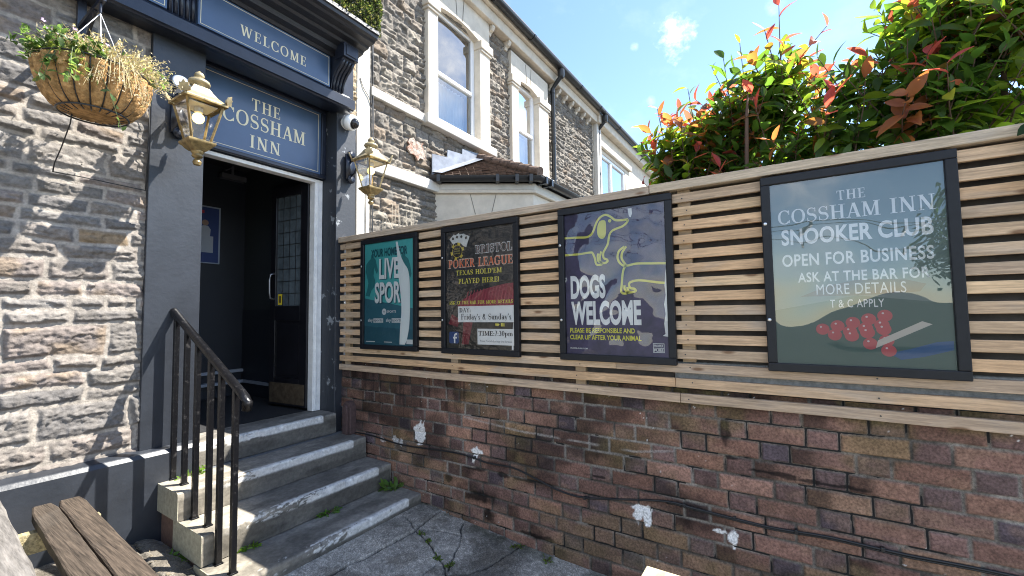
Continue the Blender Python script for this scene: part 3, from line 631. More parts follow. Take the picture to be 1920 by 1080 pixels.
put_text(serif('COSSHAM', .07), pn, 1.475-1.32, 2.128-1.32, 2.938-2.722, 3.058-2.722, M['gold'], sg3)
put_text(serif('INN', .10), pn, 1.672-1.32, 1.91-1.32, 2.785-2.722, 2.886-2.722, M['gold'], sg3)

# ---- lanterns
def quad_lathe(mb, prof, c, col=None): return mb.lathe([(r*math.sqrt(2), z) for r, z in prof], c, 4, math.pi/4, col)
def lantern(c, label):
    x, y, z = c
    t = thing('wall_lantern', label, 'lantern', c, 'gold lanterns beside the pub door')
    b = MB(); b.box((x-.045, 3.306, z+.27), (x+.045, 3.328, z+.50)); b.lathe([(.001, 0), (.036, 0), (.036, .02), (.001, .022)], (x, 3.312, z+.50), 12, axis=(0, -1, 0)); b.lathe([(.001, 0), (.036, 0), (.036, .02), (.001, .022)], (x, 3.312, z+.27), 12, axis=(0, -1, 0))
    b.tube([(x, 3.31, z+.44), (x, y+.17, z+.455), (x, y+.02, z+.44)], .013, 8)
    b.tube([(x, 3.31, z+.30), (x, 3.25, z+.32), (x, 3.215, z+.38), (x, 3.23, z+.44)], .010, 8)
    b.build('bracket', M['navyd'], t, True)
    b = MB(); b.lathe([(.001, 0), (.018, .004), (.024, .02), (.018, .036), (.010, .042), (.024, .05), (.030, .058), (.026, .07), (.034, .082), (.034, .09), (.001, .092)], (x, y, z), 16)
    quad_lathe(b, [(.034, .09), (.05, .105), (.060, .12), (.070, .128), (.074, .138), (.074, .146), (.06, .150), (.001, .151)], (x, y, z))
    b.build('base', M['brass'], t, 40)
    b0, b1, zb, zt = .050, .096, .150, .375
    b = MB()
    for sx, sy in ((1, 1), (1, -1), (-1, -1), (-1, 1)): b.bar((x+sx*b0, y+sy*b0, z+zb), (x+sx*b1, y+sy*b1, z+zt), .011, .011)
    b.build('glazing_bar', M['brass'], t)
    b = MB()
    for (s0, s1) in (((1, 1), (1, -1)), ((1, -1), (-1, -1)), ((-1, -1), (-1, 1)), ((-1, 1), (1, 1))):
        b.add([(x+s0[0]*b0, y+s0[1]*b0, z+zb), (x+s1[0]*b0, y+s1[1]*b0, z+zb), (x+s1[0]*b1, y+s1[1]*b1, z+zt), (x+s0[0]*b1, y+s0[1]*b1, z+zt)], [(0, 1, 2, 3)])
    b.build('glass', M['glass'], t)
    b = MB()
    for a, c_ in (((-.118, -.118), (.118, -.086)), ((-.118, .086), (.118, .118)), ((-.118, -.086), (-.086, .086)), ((.086, -.086), (.118, .086))):
        b.box((x+a[0], y+a[1], z+zt), (x+c_[0], y+c_[1], z+zt+.017))
    b.build('rim', M['brass'], t, bevel=.003)
    b = MB(); quad_lathe(b, [(.114, .3925), (.104, .402), (.076, .430), (.055, .462), (.042, .487), (.001, .489)], (x, y, z))
    b.build('roof', M['brassp'], t)
    b = MB(); b.lathe([(.040, .487), (.033, .492), (.033, .503), (.054, .508), (.060, .518), (.055, .532), (.034, .545), (.016, .550), (.024, .556), (.028, .568), (.022, .582), (.010, .590), (.004, .597), (.001, .598)], (x, y, z), 18)
    b.build('finial', M['brassp'], t, True)
    b = MB()
    for sx, sy in ((1, 1), (1, -1), (-1, -1), (-1, 1)):
        p = Vector((x+sx*.112, y+sy*.112, z+.391)); o = Vector((sx, sy, 0)).normalized(); s_ = Vector((-o.y, o.x, 0))
        fan = [(0, 0), (.030, .008), (.034, .026), (.024, .030), (.026, .048), (.012, .046), (0, .064), (-.012, .046), (-.026, .048), (-.024, .030), (-.034, .026), (-.030, .008)]
        b = MB(); b.prism(fan, p-o*.004, s_, Vector((o.x*.35, o.y*.35, .94)), o, .009); b.build('corner_crest', M['brassp'], t)
    b = MB(); b.lathe([(.024, .365), (.024, .335), (.018, .330), (.001, .329)], (x, y, z), 12); b.box((x-.075, y-.075, z+.366), (x+.075, y+.075, z+.372)); b.build('lamp_holder', mat('lamp_holder', (.55, .50, .42), .5), t)
    MB().sphere((x, y, z+.298), .033).build('bulb', M['bulb'], t, True)
    return t
la = lantern((1.145, 3.03, 2.395), 'gold wall lantern with lit bulb left of the door, beside the hanging basket')
lb = copy_thing(la, (2.445, 3.02, 2.415), 'gold wall lantern with lit bulb right of the door, above the fence end')

# ---- cctv dome, white disc
cc_ = thing('security_camera', 'white dome security camera on the right doorway pillar above the lantern', 'camera', (2.42, 3.33, 3.2))
ax = Vector((.25, -.9, -.42)).normalized()
b = MB(); b.lathe([(.001, -.05), (.052, -.05), (.058, -.04), (.058, .0)], (2.415, 3.285, 3.2), 20, axis=(0, -1, 0)); b.lathe([(.001, -.03), (.066, -.03), (.072, .0), (.068, .03), (.052, .045), (.048, .043)], (2.415, 3.265, 3.197), 24, axis=ax); b.build('housing', M['upvc'], cc_, True)
b = MB(); b.lathe([(.048, .040), (.044, .058), (.032, .073), (.016, .081), (.001, .083)], (2.415, 3.265, 3.197), 22, axis=ax); b.build('dome', mat('smoked_dome', (.012, .012, .014), .06), cc_, True)
ds = thing('round_plaque', 'small white disc on a short stem on the pillar, above the left lantern', 'plaque', (1.135, 3.33, 3.0))
b = MB(); b.lathe([(.001, 0), (.010, 0), (.010, .05), (.001, .05)], (1.135, 3.328, 2.99), 8, axis=(0, -1, 0)); b.build('stem', M['navyd'], ds)
axd = Vector((-.15, -.95, .15)).normalized()
b = MB(); b.lathe([(.001, 0), (.047, 0), (.049, .008), (.045, .014), (.001, .014)], (1.135, 3.278, 2.99), 24, axis=axd); b.build('rim', mat('plaque_rim', (.16, .20, .28), .4), ds, 40)
b = MB(); b.lathe([(.001, .0142), (.040, .0142), (.040, .0155), (.001, .0155)], (1.135, 3.278, 2.99), 24, axis=axd); b.build('disc', mat('plaque_face', (.60, .66, .75), .35, nscale=30, namt=.3), ds)

# ================================================================== STEPS
stp = thing('door_steps', 'four worn stone steps with white painted edges up to the pub door', 'steps', (1.7, 2.9, .04))
def stone_block(name, x0, x1, y0, y1, z0, z1, seed, parent, lx=.5, chip=.010, wearoff=.03):
    # a slab as displaced skin: front (facing -Y), top and left end share one grid
    def patch(P, n, us_, vs_, tone):
        Uq, Vq = np.meshgrid(us_, vs_, indexing='ij'); Q = P(Uq, Vq); return Q
    r = .012
    nx = int((x1-x0)/.0055)+2; X_ = np.linspace(x0, x1, nx)
    prof = [(y1, z1)]+[(y, z1) for y in np.linspace(y1, y0+r, 50)[1:]]+[(y0+r-r*math.sin(a), z1-r+r*math.cos(a)) for a in (rad(30), rad(60), rad(90))]+[(y0, z) for z in np.linspace(z1-r, z0, 28)[1:]]
    py = np.array([p[0] for p in prof]); pz = np.array([p[1] for p in prof])
    # resample the edge more finely
    A, K = np.meshgrid(X_, np.arange(len(prof)), indexing='ij'); Y_ = py[K]; Z_ = pz[K]
    edge = np.exp(-(np.hypot(Y_-y0, Z_-z1)/.03)**2)
    nick = ss(fbm(A*13, seed+Y_*3, seed, 4), .55, .72)
    Y2 = Y_+edge*chip*nick+.004*(fbm(A*16, Z_*22+Y_*22, seed+1, 3)-.5)
    Z2 = Z_-edge*chip*nick*.9+.004*(fbm(A*14+9, Y_*14+Z_*14, seed+2, 3)-.5)
    lit = np.array([.235, .218, .190]); pale = np.array([.32, .285, .225]);  # lit: base stone; pale: sunlight painted into the end left of the fence shadow
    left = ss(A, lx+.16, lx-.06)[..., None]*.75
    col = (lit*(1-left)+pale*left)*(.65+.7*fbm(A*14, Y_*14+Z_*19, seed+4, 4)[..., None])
    # worn white painted nosing
    wear = ss(.6*fbm(A*9, Y_*40+Z_*40, seed+6, 4)+.4*fbm(A*60, Y_*110+Z_*110, seed+16, 3)+.34*ss(A, x0+.3, x1-.35)+wearoff-.10*ss(fbm(A*22, Y_*60+Z_*60, seed+26, 3), .5, .62), .46, .55)
    band = (ss(Y_, y0+.10, y0+.085)*ss(Z_, z1-.052-.014*fbm(A*5, A*0, seed+18), z1-.040)*ss(A, x1-.115, x1-.125)*ss(A, lx-.22, lx-.02) if x1 < 2.35 or x1 >= 2.35 else 0)
    top = ss(Y_, y0+.040+.025*fbm(A*6, A*0, seed+8), y0+.022)
    wp_ = (band*top*wear)[..., None]; 
    riser = ss(Z_, z1-.03, z1-.05)[..., None]; grime = ss(fbm(A*3, Z_*16+Y_*9, seed+9, 4), .42, .62)[..., None]; col = col*(1-.40*riser)*(1-.35*grime); col = col*(1-wp_)+np.array([.66, .65, .62])*(.85+.3*fbm(A*30, Y_*60+Z_*60, seed+3, 2)[..., None])*wp_  # riser: shade of the front face put into the colour
    V_ = np.stack([A, Y2, Z2], -1).reshape(-1, 3)
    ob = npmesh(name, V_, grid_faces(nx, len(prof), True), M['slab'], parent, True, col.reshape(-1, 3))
    # left end and right end
    for xe, nm in ((x0, 'end'), (x1, 'end')):
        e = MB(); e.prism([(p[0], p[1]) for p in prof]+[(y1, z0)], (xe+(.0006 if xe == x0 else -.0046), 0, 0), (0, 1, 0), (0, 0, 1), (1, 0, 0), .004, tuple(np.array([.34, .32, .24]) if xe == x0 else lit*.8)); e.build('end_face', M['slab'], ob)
    return ob
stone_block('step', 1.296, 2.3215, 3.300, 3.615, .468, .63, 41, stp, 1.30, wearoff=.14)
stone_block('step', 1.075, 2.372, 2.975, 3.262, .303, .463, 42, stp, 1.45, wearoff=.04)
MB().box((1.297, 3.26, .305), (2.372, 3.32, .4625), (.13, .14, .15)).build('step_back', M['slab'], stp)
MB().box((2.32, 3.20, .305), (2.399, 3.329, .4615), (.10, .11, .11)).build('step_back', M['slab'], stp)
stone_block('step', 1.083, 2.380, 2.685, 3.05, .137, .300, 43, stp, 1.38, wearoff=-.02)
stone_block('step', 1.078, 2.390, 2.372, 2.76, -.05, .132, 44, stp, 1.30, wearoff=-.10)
b = MB(); b.box((1.10, 2.99, .0), (2.36, 3.32, .302), (.16, .095, .07)); b.box((1.10, 2.70, -.05), (2.36, 3.0, .136), (.15, .09, .07)); b.build('step_base', M['slab'], stp, bevel=.006)

# ---- handrail
hr = thing('handrail', 'worn black iron handrail with six square balusters on the left of the steps', 'handrail', (1.15, 2.9, .3))
path = [(1.152, 3.335, 1.507), (1.150, 2.90, 1.298), (1.147, 2.43, 1.068), (1.146, 2.385, 1.045), (1.146, 2.365, 1.022), (1.146, 2.368, .985)]
b = MB(); b.tube([(1.152, 3.3295, 1.507)]+[tuple(np.array(path[0])*(1-t)+np.array(path[2])*t) for t in np.linspace(.02, 1, 14)]+path[3:], [.0225]*16+[.026, .025], 14); b.build('rail_bar', M['railm'], hr, True)
for yb, zb in ((3.270, .455), (3.108, .455), (2.957, .292), (2.785, .292), (2.655, .124), (2.495, .124)):
    zt = 1.507-(3.335-yb)*.485-.012
    b = MB(); n_ = 9
    b.bar((1.153, yb, zb), (1.150, yb, zt), .028, .028, up=(0, 1, 0)); b.box((1.133, yb-.020, zb), (1.173, yb+.020, zb+.016))
    b.build('baluster', M['railm'], hr, bevel=.003)

# ---- brown half-round guard stone
b = MB(); pts = [(3.13, .463), (3.13, .66)]+[(3.185-.055*math.cos(a), .66+.075*math.sin(a)) for a in np.linspace(0, math.pi, 10)[1:-1]]+[(3.24, .66), (3.24, .463)]
b.prism(pts, (2.335, 0, 0), (0, 1, 0), (0, 0, 1), (1, 0, 0), .062); b.prism([(p[0]*.55+3.185*.45, .463+(p[1]-.463)*.9) for p in pts], (2.318, 0, 0), (0, 1, 0), (0, 0, 1), (1, 0, 0), .02)
tag(b.build('guard_stone', M['brownstone'], bevel=.008), 'small brown round-topped stone at the end of the top step by the brick wall', 'guard stone')

# ================================================================== BRICK WALL
bw = thing('brick_wall', 'low dark red brick wall in header and stretcher rows under the slatted fence', 'wall', (2.5, 1, 0))
us = np.concatenate([np.linspace(-3.0, -.95, 40), np.arange(-.945, 3.33, .0055)]); vs_ = np.arange(-.10, 1.062, .0055)
U, V = np.meshgrid(us, vs_, indexing='ij')
gauge = .0865; L1, L2 = .238, .121; r = np.random.default_rng(5)
Uw = U+.006*(fbm(U*6, V*6, 3, 3)-.5); Vw = V+.012*(fbm(U*1.1, V*1.5, 9, 2)-.5)+.004*(fbm(U*14, V*14, 12, 2)-.5)
row = np.floor((Vw+.2)/gauge).astype(int); fv = (Vw+.2)-row*gauge
period = L1+L2; jit = r.normal(0, .018, 40)
uu = Uw+4+np.where(row % 2 == 0, 0, period/2)+jit[row]; k = np.floor(uu/period).astype(int); fu = uu-k*period
hd_ = fu > L1
du = np.where(hd_, np.minimum(fu-L1, period-fu), np.minimum(fu, L1-fu)); dv = np.minimum(fv, gauge-fv); E_ = np.minimum(du, dv)
bid = (row*97+k*2+hd_)
def bh(s): return _h(bid, bid*0, s)
mw = .0055
prof = ss(E_+.003*(fbm(U*45, V*45, 2, 3)-.5), mw*.6, mw*1.7)
reds = np.array([(.185, .088, .056), (.165, .078, .055), (.205, .110, .062), (.145, .072, .053), (.190, .094, .064), (.130, .066, .052)])
darks = np.array([(.068, .048, .058), (.095, .056, .052), (.115, .062, .054), (.13, .066, .054)])
i1 = (bh(1)*5.99).astype(int); i2 = (bh(2)*3.99).astype(int)
c = 1.38*np.where(hd_[..., None], darks[i2], reds[i1])*(.75+.5*bh(3))[..., None]
# pieces of dark burn on some stretchers, orange blush
burn = (~hd_)*(bh(4) > .72)*ss(fu, .12, .17); c = c*(1-.6*burn[..., None])
blush = ss(fbm(U*8+bh(7)*40, V*12, 21, 3), .52, .7)[..., None]; c = c*(1-.35*blush)+np.array([.29, .165, .095])*.35*blush
c = c*(.66+.68*fbm(U*26, V*30, 14, 4)[..., None])
mort = np.array([.165, .148, .125])*(.5+.9*fbm(U*18, V*22, 16, 3)[..., None])
c = mort*(1-prof[..., None])+c*prof[..., None]
dj = ss(fbm(U*2.6, V*5.5, 131, 4), .47, .62)[..., None]*(1-prof[..., None]); c = c*(1-.5*dj)
c = c*np.where((V > .52)[..., None]*(bh(11) > .45)[..., None]*(~hd_)[..., None], np.array([1.06, 1.03, .95]), 1.0)
c = c*.74+c.mean(-1, keepdims=True)*np.array([1.12, .96, .86])*.26
Hh = .0075*prof+.003*(fbm(U*55, V*55, 18, 3)-.5)+.003*(bh(8)-.5)*prof-.007*(1-prof)*ss(fbm(U*5, V*5, 41, 3), .5, .62)
# stains that belong to the wall: soot under the boards and by the steps, black drip marks, moss, bright lime
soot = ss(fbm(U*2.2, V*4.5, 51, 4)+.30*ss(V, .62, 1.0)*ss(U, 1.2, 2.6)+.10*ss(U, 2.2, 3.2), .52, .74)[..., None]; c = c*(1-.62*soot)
drip = (ss(fbm(U*24, V*2.2, 61, 4), .58, .72)*ss(V, .45, .95)*ss(U, .8, 2.2))[..., None]; c = c*(1-.55*drip)
bl = np.zeros(U.shape)
for y, z, ry, rz in ((1.84, .22, .12, .05), (1.50, .40, .10, .012), (1.86, .40, .10, .015), (1.62, .40, .06, .02), (2.10, .30, .05, .04), (1.38, .075, .16, .02), (.98, .52, .07, .01), (1.75, .12, .06, .05), (.30, .88, .03, .08), (.26, .74, .05, .012), (.1, .70, .12, .010), (-.1, .69, .14, .01)):
    d = np.hypot((U-y)/ry, (V-z)/rz)+1.6*(fbm(U*17, V*17, 71, 4)-.5); bl = np.maximum(bl, ss(d, 1.1, .6))
c = c*(1-.82*bl[..., None])
moss = (ss(fbm(U*3.4, V*4.4, 81, 4), .55, .70)*.6+ss(V, .955, .99)*ss(fbm(U*9, V*9, 83, 3), .40, .6)*ss(U, 1.9, 1.0)*.8)[..., None]*prof[..., None]
c = c*(1-.5*moss)+np.array([.15, .125, .045])*.5*moss
lime = (1-prof)*ss(fbm(U*4, V*5, 91, 3), .56, .70); c = c*(1-.5*lime[..., None])+np.array([.36, .33, .29])*.5*lime[..., None]
cr2 = ss(pdist(U, V, [(1.95, .74), (1.5, .705), (1.1, .70), (.75, .695), (.55, .73)])+.004*(fbm(U*20, V*20, 5, 3)-.5), .009, .003)*ss(fbm(U*7, V*7, 8, 3), .38, .5); c = c*(1-.5*cr2[..., None])+np.array([.40, .38, .35])*.5*cr2[..., None]
spl = np.zeros(U.shape)
for y, z, ry, rz, th in ((2.387, .57, .045, .085, .9), (2.64, .47, .055, .035, .55), (2.80, .46, .03, .02, .5), (1.845, .515, .055, .020, 1.0), (1.862, .49, .025, .05, 1.0), (.722, .392, .072, .018, 1.0), (.748, .355, .028, .055, 1.0), (.690, .345, .028, .065, 1.0), (.335, .374, .04, .010, .9), (.290, .352, .028, .032, 1.0), (.278, .325, .012, .025, 1.0), (2.5, .10, .02, .01, .5)):
    d = np.hypot((U-y)/ry, (V-z)/rz)+1.9*(fbm(U*26, V*20, 101, 4)-.5); spl = np.maximum(spl, th*ss(d, 1.05, .85))
speck = (vn(U*120, V*120, 55) > .968)*ss(fbm(U*3, V*3, 56, 2), .5, .7)*.8
spl = np.maximum(spl, speck)
c = c*(1-spl[..., None])+np.array([.76, .75, .73])*spl[..., None]
P = np.stack([2.4-Hh, U, V], -1)
npmesh('brick_face', P.reshape(-1, 3), grid_faces(len(us), len(vs_), True), M['brick'], bw, True, c.reshape(-1, 3))
MB().box((2.405, -3, -.1), (2.60, 3.33, 1.06)).build('wall_core', M['void'], bw)
MB().box((2.396, -3, 1.0605), (2.60, .53, 1.20)).build('coping_block', M['concrete'], bw, bevel=.01)

# ================================================================== FENCE
fe = thing('slatted_fence', 'horizontal pale timber slat fence standing on the brick wall with four framed posters', 'fence', (2.42, 1, 1.0))
woodp = [(.60, .41, .25), (.66, .43, .245), (.55, .40, .265), (.70, .49, .29), (.52, .38, .26), (.62, .44, .28)]
sm = MB(); bmid = MB()
def board(name_mb, k, z0, y0, y1, hgt, x0, x1, tone):
    rr = random.Random(k*7+int(y0*10))
    tilt0, tilt1 = rr.uniform(-.002, .002), rr.uniform(-.002, .002)
    n = max(2, int((y1-y0)/.05)); ph = rr.uniform(0, 9)
    vs = []; fs = []
    for i in range(n+1):
        y = y0+(y1-y0)*i/n; dz = tilt0*(1-i/n)+tilt1*i/n+.0012*math.sin(y*3+ph); dx = .0012*math.sin(y*2.3+ph*2)
        vs += [(x0+dx, y, z0+dz), (x0+dx, y, z0+hgt+dz), (x1+dx, y, z0+hgt+dz), (x1+dx, y, z0+dz)]
    for i in range(n): fs += [(i*4+a, i*4+(a+1) % 4, i*4+4+(a+1) % 4, i*4+4+a) for a in range(4)]
    fs += [(0, 1, 2, 3), (n*4+3, n*4+2, n*4+1, n*4)]
    name_mb.add(vs, fs, tone)
for k in range(15):
    z0 = .996+.0742*k; rr = random.Random(k+3); hgt = .0475+rr.uniform(-.0015, .0015)
    y1 = 3.318+rr.uniform(-.014, .004)
    cuts = [y1]; 
    j = rr.uniform(-.9, -.1) if k > 2 else rr.uniform(.2, 1.0)
    for a, b in ((y1, j), (j-.002, -2.6)):
        c0 = np.array(woodp[rr.randrange(6)])*rr.uniform(.80, 1.0)
        board(sm if k > 2 else bmid, k, z0, b, a, hgt, 2.358-(.006 if k < 2 else 0), 2.380, tuple(c0))
M['woodx'] = bpy.data.materials.new('slat_wood')
def wood_knots(m, base, grey=(.36, .33, .29), gs=(6, .55, 11), lo=.66, bd=.003):
    m.use_nodes = True; t = m.node_tree; b = t.nodes['Principled BSDF']; b.inputs['Roughness'].default_value = .68; b.inputs['Specular IOR Level'].default_value = .3
    at = t.nodes.new('ShaderNodeAttribute'); at.attribute_name = 'Col'
    c = t.nodes.new('ShaderNodeTexCoord')
    def noise(sc, det, st):
        mp = t.nodes.new('ShaderNodeMapping'); mp.inputs['Scale'].default_value = st; t.links.new(c.outputs['Object'], mp.inputs[0])
        n = t.nodes.new('ShaderNodeTexNoise'); n.inputs['Scale'].default_value = sc; n.inputs['Detail'].default_value = det; n.inputs['Distortion'].default_value = .6
        t.links.new(mp.outputs[0], n.inputs['Vector']); return n.outputs['Fac']
    def ramp(f, a, b_, c0, c1):
        r_ = t.nodes.new('ShaderNodeMapRange'); r_.inputs[1].default_value = a; r_.inputs[2].default_value = b_; r_.inputs[3].default_value = c0; r_.inputs[4].default_value = c1
        t.links.new(f, r_.inputs[0]); return r_.outputs[0]
    def mixc(fac, a, col, blend='MIX'):
        x = t.nodes.new('ShaderNodeMixRGB'); x.blend_type = blend
        if isinstance(fac, float): x.inputs[0].default_value = fac
        else: t.links.new(fac, x.inputs[0])
        t.links.new(a, x.inputs[1])
        if isinstance(col, tuple): x.inputs[2].default_value = (*col, 1)
        else: t.links.new(col, x.inputs[2])
        return x.outputs[0]
    g1 = noise(9, 6, gs); g2 = noise(3.2, 3, (1, .9, 3)); g3 = noise(60, 3, (3, .5, 5))
    o = mixc(1.0, at.outputs['Color'], ramp(g1, .3, .7, lo, 1.2), 'MULTIPLY')
    o = mixc(1.0, o, ramp(g3, .3, .7, .86, 1.1), 'MULTIPLY')
    o = mixc(ramp(g2, .52, .74, 0, .5), o, grey)           # greyed patches
    v = t.nodes.new('ShaderNodeTexVoronoi'); v.inputs['Scale'].default_value = 1.0
    mp = t.nodes.new('ShaderNodeMapping'); mp.inputs['Scale'].default_value = (0.01, 4.3, 13.5); t.links.new(c.outputs['Object'], mp.inputs[0]); t.links.new(mp.outputs[0], v.inputs['Vector'])
    kn = ramp(v.outputs['Distance'], .07, .17, 1, 0)
    sel = t.nodes.new('ShaderNodeSeparateColor'); t.links.new(v.outputs['Color'], sel.inputs[0])
    s2 = ramp(sel.outputs[0], .30, .36, 0, .85)
    mu = t.nodes.new('ShaderNodeMath'); mu.operation = 'MULTIPLY'; t.links.new(kn, mu.inputs[0]); t.links.new(s2, mu.inputs[1])
    o = mixc(mu.outputs[0], o, (.15, .075, .035))
    t.links.new(o, b.inputs['Base Color'])
    bp = t.nodes.new('ShaderNodeBump'); bp.inputs['Strength'].default_value = .35; bp.inputs['Distance'].default_value = bd; t.links.new(g1, bp.inputs['Height']); t.links.new(bp.outputs[0], b.inputs['Normal'])
wood_knots(M['woodx'], None)
sm.build('slat', M['woodx'], fe, bevel=.0025)
bmid.build('lower_board', M['woodx'], fe, bevel=.0025)
tr_ = MB(); board(tr_, 90, 2.098, .62, 3.322, .046, 2.340, 2.440, (.47, .37, .27)); board(tr_, 91, 2.098, -2.6, .617, .046, 2.340, 2.440, (.52, .42, .30))
tr_.build('top_rail', M['woodx'], fe, bevel=.003)
for y in (3.235, 2.03, 1.06, .45, -.3, -1.2, -2.3):
    po = MB(); po.box((2.3805, y-.032, 1.0 if y > .6 else 1.2), (2.412, y+.032, 2.10), (.42, .30, .18)); po.build('batten', M['woodx'], fe, bevel=.002)
nh_ = MB(); rn = random.Random(3)
for y in (3.235, 2.03, 1.06, .45, -.3, -1.2, -2.3):
    for k in range(15):
        nh_.lathe([(.001, 0), (.0036, 0), (.0036, .0012), (.001, .0014)], (2.3575-(.006 if k < 2 else 0), y+rn.uniform(-.018, .018), .996+.0742*k+.024+rn.uniform(-.008, .008)), 7, axis=(-1, 0, 0))
nh_.build('nail_heads', mat('nail_head', (.06, .055, .05), .5, .5, .4), fe)['kind'] = 'stuff'
bk = MB(); bk.box((2.414, -2.6, 1.201), (2.43, 3.31, 2.096)); bk.box((2.414, .535, 1.0615), (2.43, 3.31, 1.20)); bk.build('backing', M['backing'], fe)

# ================================================================== POSTERS
def frame_thing(name, label, y0, y1, paper):
    t = thing(name, label, 'framed poster', (2.35, (y0+y1)/2, 1.63), 'framed posters on the fence')
    z0, z1 = 1.184, 2.086; b = .038
    mb = MB()
    x0, x1 = 2.326, 2.3565
    for a in ((y1, y0, z0, z0+b), (y1, y0, z1-b, z1), (y1, y1+b, z0+b, z1-b), (y0-b, y0, z0+b, z1-b)): mb.box((x0, min(a[0], a[1]), a[2]), (x1, max(a[0], a[1]), a[3]))
    mb.build('frame', M['frame'], t, bevel=.004)
    for z in (z0+.235, z1-.22):
        s_ = MB(); s_.lathe([(.001, 0), (.0085, 0), (.0085, .003), (.005, .005), (.001, .005)], (x0+.0005, y0-.014, z), 12, axis=(-1, 0, 0)); s_.build('screw', M['steel'], t, True)
    pl = Plane2((2.344, y0-b, z0+b), (0, -1, 0), (0, 0, 1)); w = y0-y1-2*b; h_ = z1-z0-2*b
    MB().box((2.3445, y1+b, z0+b), (2.350, y0-b, z1-b)).build('backing_sheet', paper, t)
    return t, pl, w, h_
def pane(t, y0, y1, m, bow=.0):
    b = .038; us_ = np.linspace(y1+b, y0-b, 24); vz = np.linspace(1.184+b, 2.086-b, 32); A, B = np.meshgrid(us_, vz, indexing='ij')
    X_ = 2.3375-bow*(np.sin((A-us_[0])/(us_[-1]-us_[0])*math.pi)*np.sin((B-vz[0])/(vz[-1]-vz[0])*math.pi))
    npmesh('acrylic_pane', np.stack([X_, A, B], -1).reshape(-1, 3), grid_faces(24, 32, True), m, t, True)
WH = flat((.84, .84, .84)); WH2 = flat((.72, .73, .73))
def R(pl, y0, z0=1.222): return lambda y, z: (y0-.038-y, z-z0)
def pt(P_, lst): return [P_(*q) for q in lst]
def bounds(P_, ya, yb, za, zb): a = P_(ya, za); b = P_(yb, zb); return a[0], b[0], a[1], b[1]

# --- live sport
t, pl, w, h_ = frame_thing('poster_frame', 'narrow-looking black framed turquoise poster about live sport, nearest the door', 3.003, 2.355, flat((.085, .46, .46)))
Q = R(pl, 3.003)
b = MB(); sheet(b, pl, [(0, 0), (w, 0), (w, .285), (0, .378)], .0004); b.build('dark_panel', flat((.04, .16, .21)), t)
b = MB(); sheet(b, pl, [(0, 0), (w, 0), (w, .125), (0, .15)], .0008); b.build('foot_band', flat((.03, .12, .165)), t)
ink = flat((.03, .21, .225))
b = MB()       # two running players in dark turquoise
for pts in ([(.01, .40), (.03, .44), (.045, .50), (.03, .55), (.01, .60), (.02, .66), (.055, .69), (.075, .70), (.078, .73), (.095, .745), (.112, .735), (.11, .71), (.135, .69), (.15, .64), (.165, .60), (.15, .57), (.13, .60), (.12, .63), (.11, .56), (.13, .52), (.12, .47), (.085, .44), (.06, .39)],
            [(.36, .41), (.40, .44), (.44, .50), (.43, .56), (.40, .60), (.41, .66), (.435, .69), (.445, .725), (.465, .735), (.48, .72), (.475, .695), (.51, .67), (.53, .62), (.545, .55), (.53, .52), (.51, .57), (.50, .54), (.52, .47), (.50, .43), (.45, .40)]): sheet(b, pl, pts, .0012)
b.build('player_print', ink, t)
put_text(sans('YOUR HOME FOR', .035), pl, *bounds(Q, 2.886, 2.466, 1.930, 1.998), flat((.010, .10, .125)), t, h=.0016)
put_text(sans('LIVE', .05), pl, *bounds(Q, 2.778, 2.545, 1.742, 1.908), flat((.015, .13, .15)), t, h=.0014)
put_text(sans('LIVE', .03), pl, *bounds(Q, 2.787, 2.553, 1.748, 1.915), WH, t, h=.0020)
put_text(sans('SPORT', .05), pl, *bounds(Q, 2.830, 2.462, 1.548, 1.718), flat((.015, .10, .13)), t, h=.0014)
put_text(sans('SPORT', .03), pl, *bounds(Q, 2.839, 2.470, 1.555, 1.725), WH, t, h=.0020)
b = MB(); sheet(b, pl, disc2(Q(2.726, 1.487), .0255), .0016); b.build('round_logo', WH2, t)
put_text(sans('TNT', .02), pl, *bounds(Q, 2.742, 2.710, 1.480, 1.494), flat((.02, .09, .13)), t, h=.0022)
put_text(sans('SPORTS', .02), pl, *bounds(Q, 2.693, 2.590, 1.478, 1.497), WH2, t, h=.0016)
for ya in (2.919, 2.704):
    put_text(sans('sky', .02), pl, *bounds(Q, ya, ya-.058, 1.399, 1.433), WH2, t, h=.0016)
    b = MB(); q0 = Q(ya-.065, 1.400); sheet(b, pl, [q0, (q0[0]+.116, q0[1]), (q0[0]+.116, q0[1]+.034), (q0[0], q0[1]+.034)], .0014); b.build('logo_box', WH2, t)
    put_text(sans('sports', .01), pl, *bounds(Q, ya-.072, ya-.174, 1.403, 1.428), flat((.03, .11, .15)), t, h=.0022)
b = MB()
for i in range(7):
    c0 = (.04+i*.052, .098); sheet(b, pl, disc2(c0, .013, 5 if i % 2 else 9), .0014); sheet(b, pl, [(c0[0]-.006, .075), (c0[0]+.006, .075), (c0[0]+.004, .09), (c0[0]-.004, .09)], .0015)
b.build('sport_icons', flat((.035, .13, .17)), t)
b = MB(); sheet(b, pl, [(.02, .022), (.13, .022), (.13, .028), (.02, .028)], .0014); sheet(b, pl, [(.24, .022), (.33, .022), (.33, .028), (.24, .028)], .0014); sheet(b, pl, [(.49, .016), (.56, .016), (.56, .05), (.49, .05)], .0014); b.build('small_print', WH2, t)
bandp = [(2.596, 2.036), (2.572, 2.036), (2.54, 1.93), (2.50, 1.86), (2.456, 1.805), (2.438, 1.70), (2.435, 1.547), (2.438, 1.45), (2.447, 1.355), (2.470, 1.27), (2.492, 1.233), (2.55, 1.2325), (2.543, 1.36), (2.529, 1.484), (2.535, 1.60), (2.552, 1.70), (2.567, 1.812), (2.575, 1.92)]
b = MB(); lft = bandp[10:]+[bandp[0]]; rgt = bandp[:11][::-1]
n_ = 40
